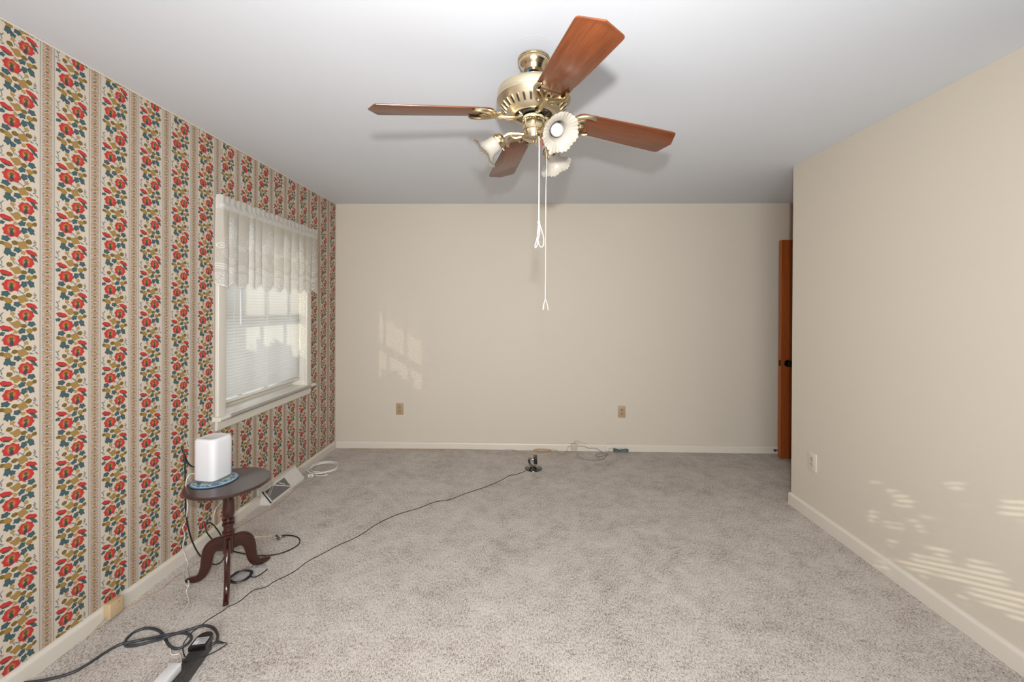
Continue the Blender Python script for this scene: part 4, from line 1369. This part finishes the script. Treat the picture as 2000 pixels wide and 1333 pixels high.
cable('lead', 'long thin black lead crossing the carpet from antenna to power strip', 'cable',
      [onZ(1027, 920, .004)] + [onZ(x_, y_, .0025) for x_, y_ in ((1010, 927), (995, 929.5), (980, 938), (950, 951), (905, 966), (880, 976), (850, 981), (815, 994), (775, 1006), (735, 1025), (700, 1048), (660, 1066), (634, 1080), (600, 1098), (578, 1115), (558, 1126), (535, 1137), (520, 1147), (497, 1153), (484, 1162), (470, 1174), (457, 1181), (449, 1184.5))]
      + [onZ(444, 1186.5, .022), onZ(438, 1191.5, .016)] + [onZ(x_, y_, .0025) for x_, y_ in ((430, 1197), (417, 1205), (404, 1213), (393, 1222))] + [onZ(383, 1230, .004), onZ(373, 1237.5, .004), onZ(365, 1248, .003), onZ(359, 1257, .003), onZ(357.5, 1272, .003), onZ(361, 1283, .006)],
      .0019, M['bcable'], 6, 5, parent=an)

# ------------------------------------------------------------------ baseboard heat register, jacks, loose wires
RY0, RY1 = 2.815, 3.262
rg = thing('floor_register', 'white sloping metal register with dark louvres at the papered wall', 'floor vent', (XL + .03, (RY0 + RY1) / 2, 0))
XF = XL + .0005
FRB, FRT = (XL + .090, .010), (XL + .022, .094)                 # bottom and top of the sloping face
m = MB()
m.prism([(XL + .019, 0), (XL + .092, 0), FRB, FRT, (XL + .019, .098)], 'y', RY0, RY1)
m.prism([(XF, .072), (XL + .020, .072), (XL + .020, .112), (XL + .006, .116), (XF, .116)], 'y', RY0 - .012, RY1 + .008)
m.build('housing', M['reg'], rg, smooth=0)
e1 = Vector((FRT[0] - FRB[0], 0, FRT[1] - FRB[1])); SL = e1.length; e1.normalize(); en = Vector((e1.z, 0, -e1.x))
FR = Matrix(((0, e1.x, en.x, FRB[0]), (1, e1.y, en.y, RY0), (0, e1.z, en.z, FRB[1]), (0, 0, 0, 1)))   # x along the wall, y up the slope, z out
LG = RY1 - RY0
GW = LG * .60
MB().box((.022, .006, .0002), (GW, SL - .010, .0012), 0, FR).build('grille_back', M['dark'], rg, smooth=0)
m = MB()
nl = 34
for i in range(nl):
    x0_ = .026 + (GW - .030) * i / nl
    m.box((x0_, .008, .0012), (x0_ + .0024, SL - .012, .0040), 0, FR @ Matrix.Shear('XY', 4, (0, 0)))
m.build('louvres', M['gplastic'], rg, smooth=0)
m = MB()
fr_ = .0060
m.box((.016, .002, .001), (GW + .004, .008, .006), 0, FR); m.box((.016, SL - .013, .001), (GW + .004, SL - .006, .006), 0, FR)
m.box((.016, .002, .001), (.024, SL - .006, .006), 0, FR); m.box((GW - .002, .002, .001), (GW + .005, SL - .006, .006), 0, FR)
def bar(x0_, y0_, x1_, y1_, w_):
    a_, b_ = Vector((x0_, y0_, 0)), Vector((x1_, y1_, 0)); d__ = (b_ - a_).normalized(); n__ = Vector((-d__.y, d__.x, 0)) * w_ / 2
    vs = [a_ - n__, b_ - n__, b_ + n__, a_ + n__]
    m.add([FR @ (v + Vector((0, 0, z_))) for z_ in (.001, .0062) for v in vs], [(0, 3, 2, 1), (4, 5, 6, 7), (0, 1, 5, 4), (1, 2, 6, 5), (2, 3, 7, 6), (3, 0, 4, 7)])
bar(GW - .005, .010, GW * .48, SL - .012, .007)
bar(.035, .050, GW * .48, SL - .012, .003)
m.build('frame', M['reg'], rg, smooth=0)
MB().box((.004, .002, .0003), (.015, SL - .004, .0014), 0, FR).build('gap', M['dark'], rg, smooth=0)
m = MB(); m.tube([FR @ Vector((GW * .70, SL * .80, .004)), FR @ Vector((GW * .80, SL * .45, .012))], .003, 8, smooth=1)
m.build('lever', M['reg'], rg)
MB().box((GW + .008, .006, .0002), (LG - .008, SL - .008, .0016), 0, FR).build('damper_plate', M['reg'], rg, smooth=0)

cable('thin_cable', 'thin pinkish cable lying over the top of the white register', 'cable',
      [onX(588, 917, XL + .03), onX(584, 910.5, XL + .026), onX(579, 906, XL + .022), onX(572, 909.5, XL + .022), onX(566, 914, XL + .022), onX(553, 924, XL + .022), onX(541, 930, XL + .025), onX(535.5, 938, XL + .040), onX(530, 949, XL + .060), onX(526, 962, XL + .072), onX(520.5, 968, XL + .066), onX(517, 962, XL + .050), onX(521, 950, XL + .030), onX(524, 948, XL + .026)],
      .0023, M['ccable'])
# white coil with plug
k_ = onZ(632, 915.5, .004)
pts = []
r4 = random.Random(5)
offs = [(r4.uniform(-.02, .02), r4.uniform(-.03, .03), r4.uniform(.9, 1.08)) for _ in range(6)]
for i in range(6 * 14 + 6):
    a = 2 * PI * i / 14 + 2.6
    ln = i / 14
    j_ = int(ln) % 6; j2 = (j_ + 1) % 6; f_ = ln - int(ln)
    ox = offs[j_][0] * (1 - f_) + offs[j2][0] * f_; oy = offs[j_][1] * (1 - f_) + offs[j2][1] * f_; sc_ = offs[j_][2] * (1 - f_) + offs[j2][2] * f_
    pts.append(k_ + Vector((.115 * sc_ * math.cos(a) + ox, .12 * sc_ * math.sin(a) + oy, .002 + .0025 * (i / 14) * .8)))
lead_in = [onX(585, 912, XL + .03), onX(592, 916, XL + .026), onZ(600, 915, .006)]
wc = thing('coiled_cable', 'coil of white cable with a plug on the carpet past the register', 'cable', k_)
MB().tube(lead_in + pts[4:] + [onZ(640, 928, .012), onZ(625, 930, .010), onZ(614, 928.5, .012)], .0031, 7, smooth=3).build('coil', M['wcable'], wc)
pc = onZ(607, 929.5, .010)
P4 = Matrix.Translation(pc) @ Matrix.Rotation(math.radians(25), 4, 'Z')
m = MB(); m.rbox((-.022, -.016, -.009), (.022, .016, .013), .004, 0, P4)
m.box((-.0225, -.010, -.002), (-.0215, -.003, .006), 1, P4); m.box((-.0225, .003, -.002), (-.0215, .010, .006), 1, P4); m.box((-.010, -.0165, -.002), (.008, -.0155, .006), 1, P4)
m.build('plug', [M['wplate'], M['gplastic']], wc)

# phone jack on the left baseboard and the tan wire feeding it
jy0, jy1 = 1.742, 1.806
jk = thing('phone_jack', 'beige phone jack box on the baseboard under the floral wallpaper', 'phone jack', (XL + .018, (jy0 + jy1) / 2, .04))
MB().rbox((XL + .016, jy0, .016), (XL + .046, jy1, .086), .004).build('case', M['beige'], jk)
MB().lathe([(.003, 0), (.003, .002), (0, .0026)], 10, 0, Matrix.Translation((XL + .046, (jy0 + jy1) / 2 + .008, .074)) @ Matrix.Rotation(PI / 2, 4, 'Y')).build('screw', M['almond2'], jk)
cable('telephone_wire', 'tan telephone wire along the papered wall baseboard to the beige jack', 'wire',
      [onZ(x_, y_, .0022) for x_, y_ in ((640, 924), (622, 931), (600, 942), (583, 950), (556, 976), (530, 994), (508, 1006), (481, 1021), (458, 1036), (430, 1064), (410, 1084), (390, 1098), (368, 1112), (340, 1131), (316, 1151), (290, 1164), (262, 1181))] + [onX(246, 1188, XL + .022), onX(233, 1192, XL + .024), onX(230, 1190, XL + .026)],
      .0022, M['tan'], 6, 5)
cable('telephone_wire', 'short brown wire running down from the beige jack along the baseboard', 'wire',
      [onX(205, 1206, XL + .024), onX(198, 1217, XL + .0205), onX(190, 1226, XL + .0205), onX(178, 1240, XL + .021), onZ(168, 1250, .002)], .0022, M['almond'], 6, 5)

# back wall bits
yb = YB - .020
cable('telephone_wire', 'tan telephone wire along the back baseboard with a loose bundle', 'wire',
      [onZ(x_, y_, .0022) for x_, y_ in ((662, 879), (690, 878), (720, 877.5))] + [onY(x_, y_, YB - .0215) for x_, y_ in ((770, 877), (830, 877.5), (890, 878), (950, 879), (980, 879.5), (1000, 878.5))]
      + [onZ(x_, y_, .0022) for x_, y_ in ((1014, 883.5), (1031, 887), (1054, 890.5), (1073, 889), (1088, 885), (1099, 887), (1104, 886))] + [onY(1107.5, 880, YB - .022), onY(1109.5, 874, YB - .022), onY(1115, 871.5, YB - .030)],
      .0024, M['tan'], 6, 5)
pts = []
for i in range(70):
    a = 2 * PI * i / 12
    cx_ = onZ(1059.5, 881.5, .006)
    pts.append(cx_ + Vector((.082 * math.cos(a) * (1 + .06 * math.sin(i * 2.1)), .020 * math.sin(a) * (1 + .25 * math.sin(i * 1.7)), .005 + .007 * abs(math.sin(i * .9)))))
bun = MB(); bun.tube(pts + [onZ(1084, 879, .010), onZ(1090, 884, .003), onZ(1098, 887.5, .003)], .0025, 6, smooth=3)
tag(bun.build('wire_bundle', M['tan'], smooth=60, loc=pts[0]), 'bundled tan wire lying against the back baseboard behind the antenna', 'wire')
j0, j1 = onY(1115.3, 878.5, yb), onY(1127.2, 866.5, yb)
jb = thing('phone_jack', 'ivory surface box on the back baseboard with wires on three sides', 'phone jack', ((j0.x + j1.x) / 2, YB - .018, j0.z))
MB().rbox((j0.x, YB - .040, max(.006, j0.z)), (j1.x, YB - .017, j1.z), .003).build('case', M['jack'], jb)
MB().tube([onY(1121.8, 867, YB - .03), onY(1122, 863.5, YB - .026), onY(1125.5, 861.8, YB - .012), onY(1133, 863.6, YB - .010), onY(1139, 866.5, YB - .012), onY(1143.5, 868, YB - .014), onY(1146, 865, YB - .014)], .0024, 6).build('wire', M['jack'], jb)
cable('grey_cable', 'grey cable curling on the carpet between the two back baseboard boxes', 'cable',
      [onY(1127, 871.7, YB - .030), onY(1134, 871.5, YB - .028), onY(1140, 872, YB - .026), onY(1149, 875.8, YB - .024), onY(1161, 875.9, YB - .024), onY(1169, 879, YB - .026)] + [onZ(x_, y_, .003) for x_, y_ in ((1177, 885), (1184, 888.5), (1181, 894.5), (1172, 898.5), (1160, 899.5), (1147, 899), (1138, 896.5), (1132, 893.5), (1127, 888))],
      .0028, M['gcable'], 6, 5)
cable('grey_cable', 'small loop of grey cable beside the white plate box at the back', 'cable',
      [onZ(x_, y_, .0035) for x_, y_ in ((1184, 886), (1176, 886), (1167, 887.5), (1163.5, 890), (1167, 892.5), (1174, 892), (1181, 889.5), (1188, 888), (1185, 885.5))], .0024, M['gcable'], 6, 5)
p0, p1 = onY(1183.5, 882, yb), onY(1197, 868.3, yb)
pb = thing('wall_box', 'flat white square box on the back baseboard beside a blue-grey bundle', 'cable box', ((p0.x + p1.x) / 2, YB - .018, .004))
MB().rbox((p0.x, YB - .030, .004), (p1.x, YB - .017, p1.z), .003).build('cover', M['wplate'], pb)
MB().tube([onY(1189, 882, YB - .034), onY(1189.5, 878, YB - .033), onY(1192, 876, YB - .034), onY(1197, 876.2, YB - .036), onY(1202, 876.5, YB - .04)], .0018, 6).build('lead', M['gcable'], pb)
pts = []
cx_ = onZ(1212.5, 881.5, .012)
for i in range(64):
    a = 2 * PI * i / 13
    xx_ = .070 * math.cos(a) * (1 + .05 * math.sin(i * 2.3))
    pinch = .35 + .65 * min(1, abs(xx_) / .045)
    pts.append(cx_ + Vector((xx_, .026 * math.sin(a) * pinch - .004, .001 + .016 * pinch * (.5 + .5 * math.cos(i * 1.1)) - .10 * 0)))
cbm = MB(); cbm.tube(pts, .0030, 6, smooth=3); cbm.tube([cx_ + Vector((.0, -.020, .004)), cx_ + Vector((.0, -.016, .022)), cx_ + Vector((.001, .012, .024))], .003, 6)
tag(cbm.build('cable_bundle', M['blcable'], smooth=60, loc=(cx_.x, cx_.y, 0)), 'tied bundle of blue-grey cable on the carpet by the back baseboard', 'cable')
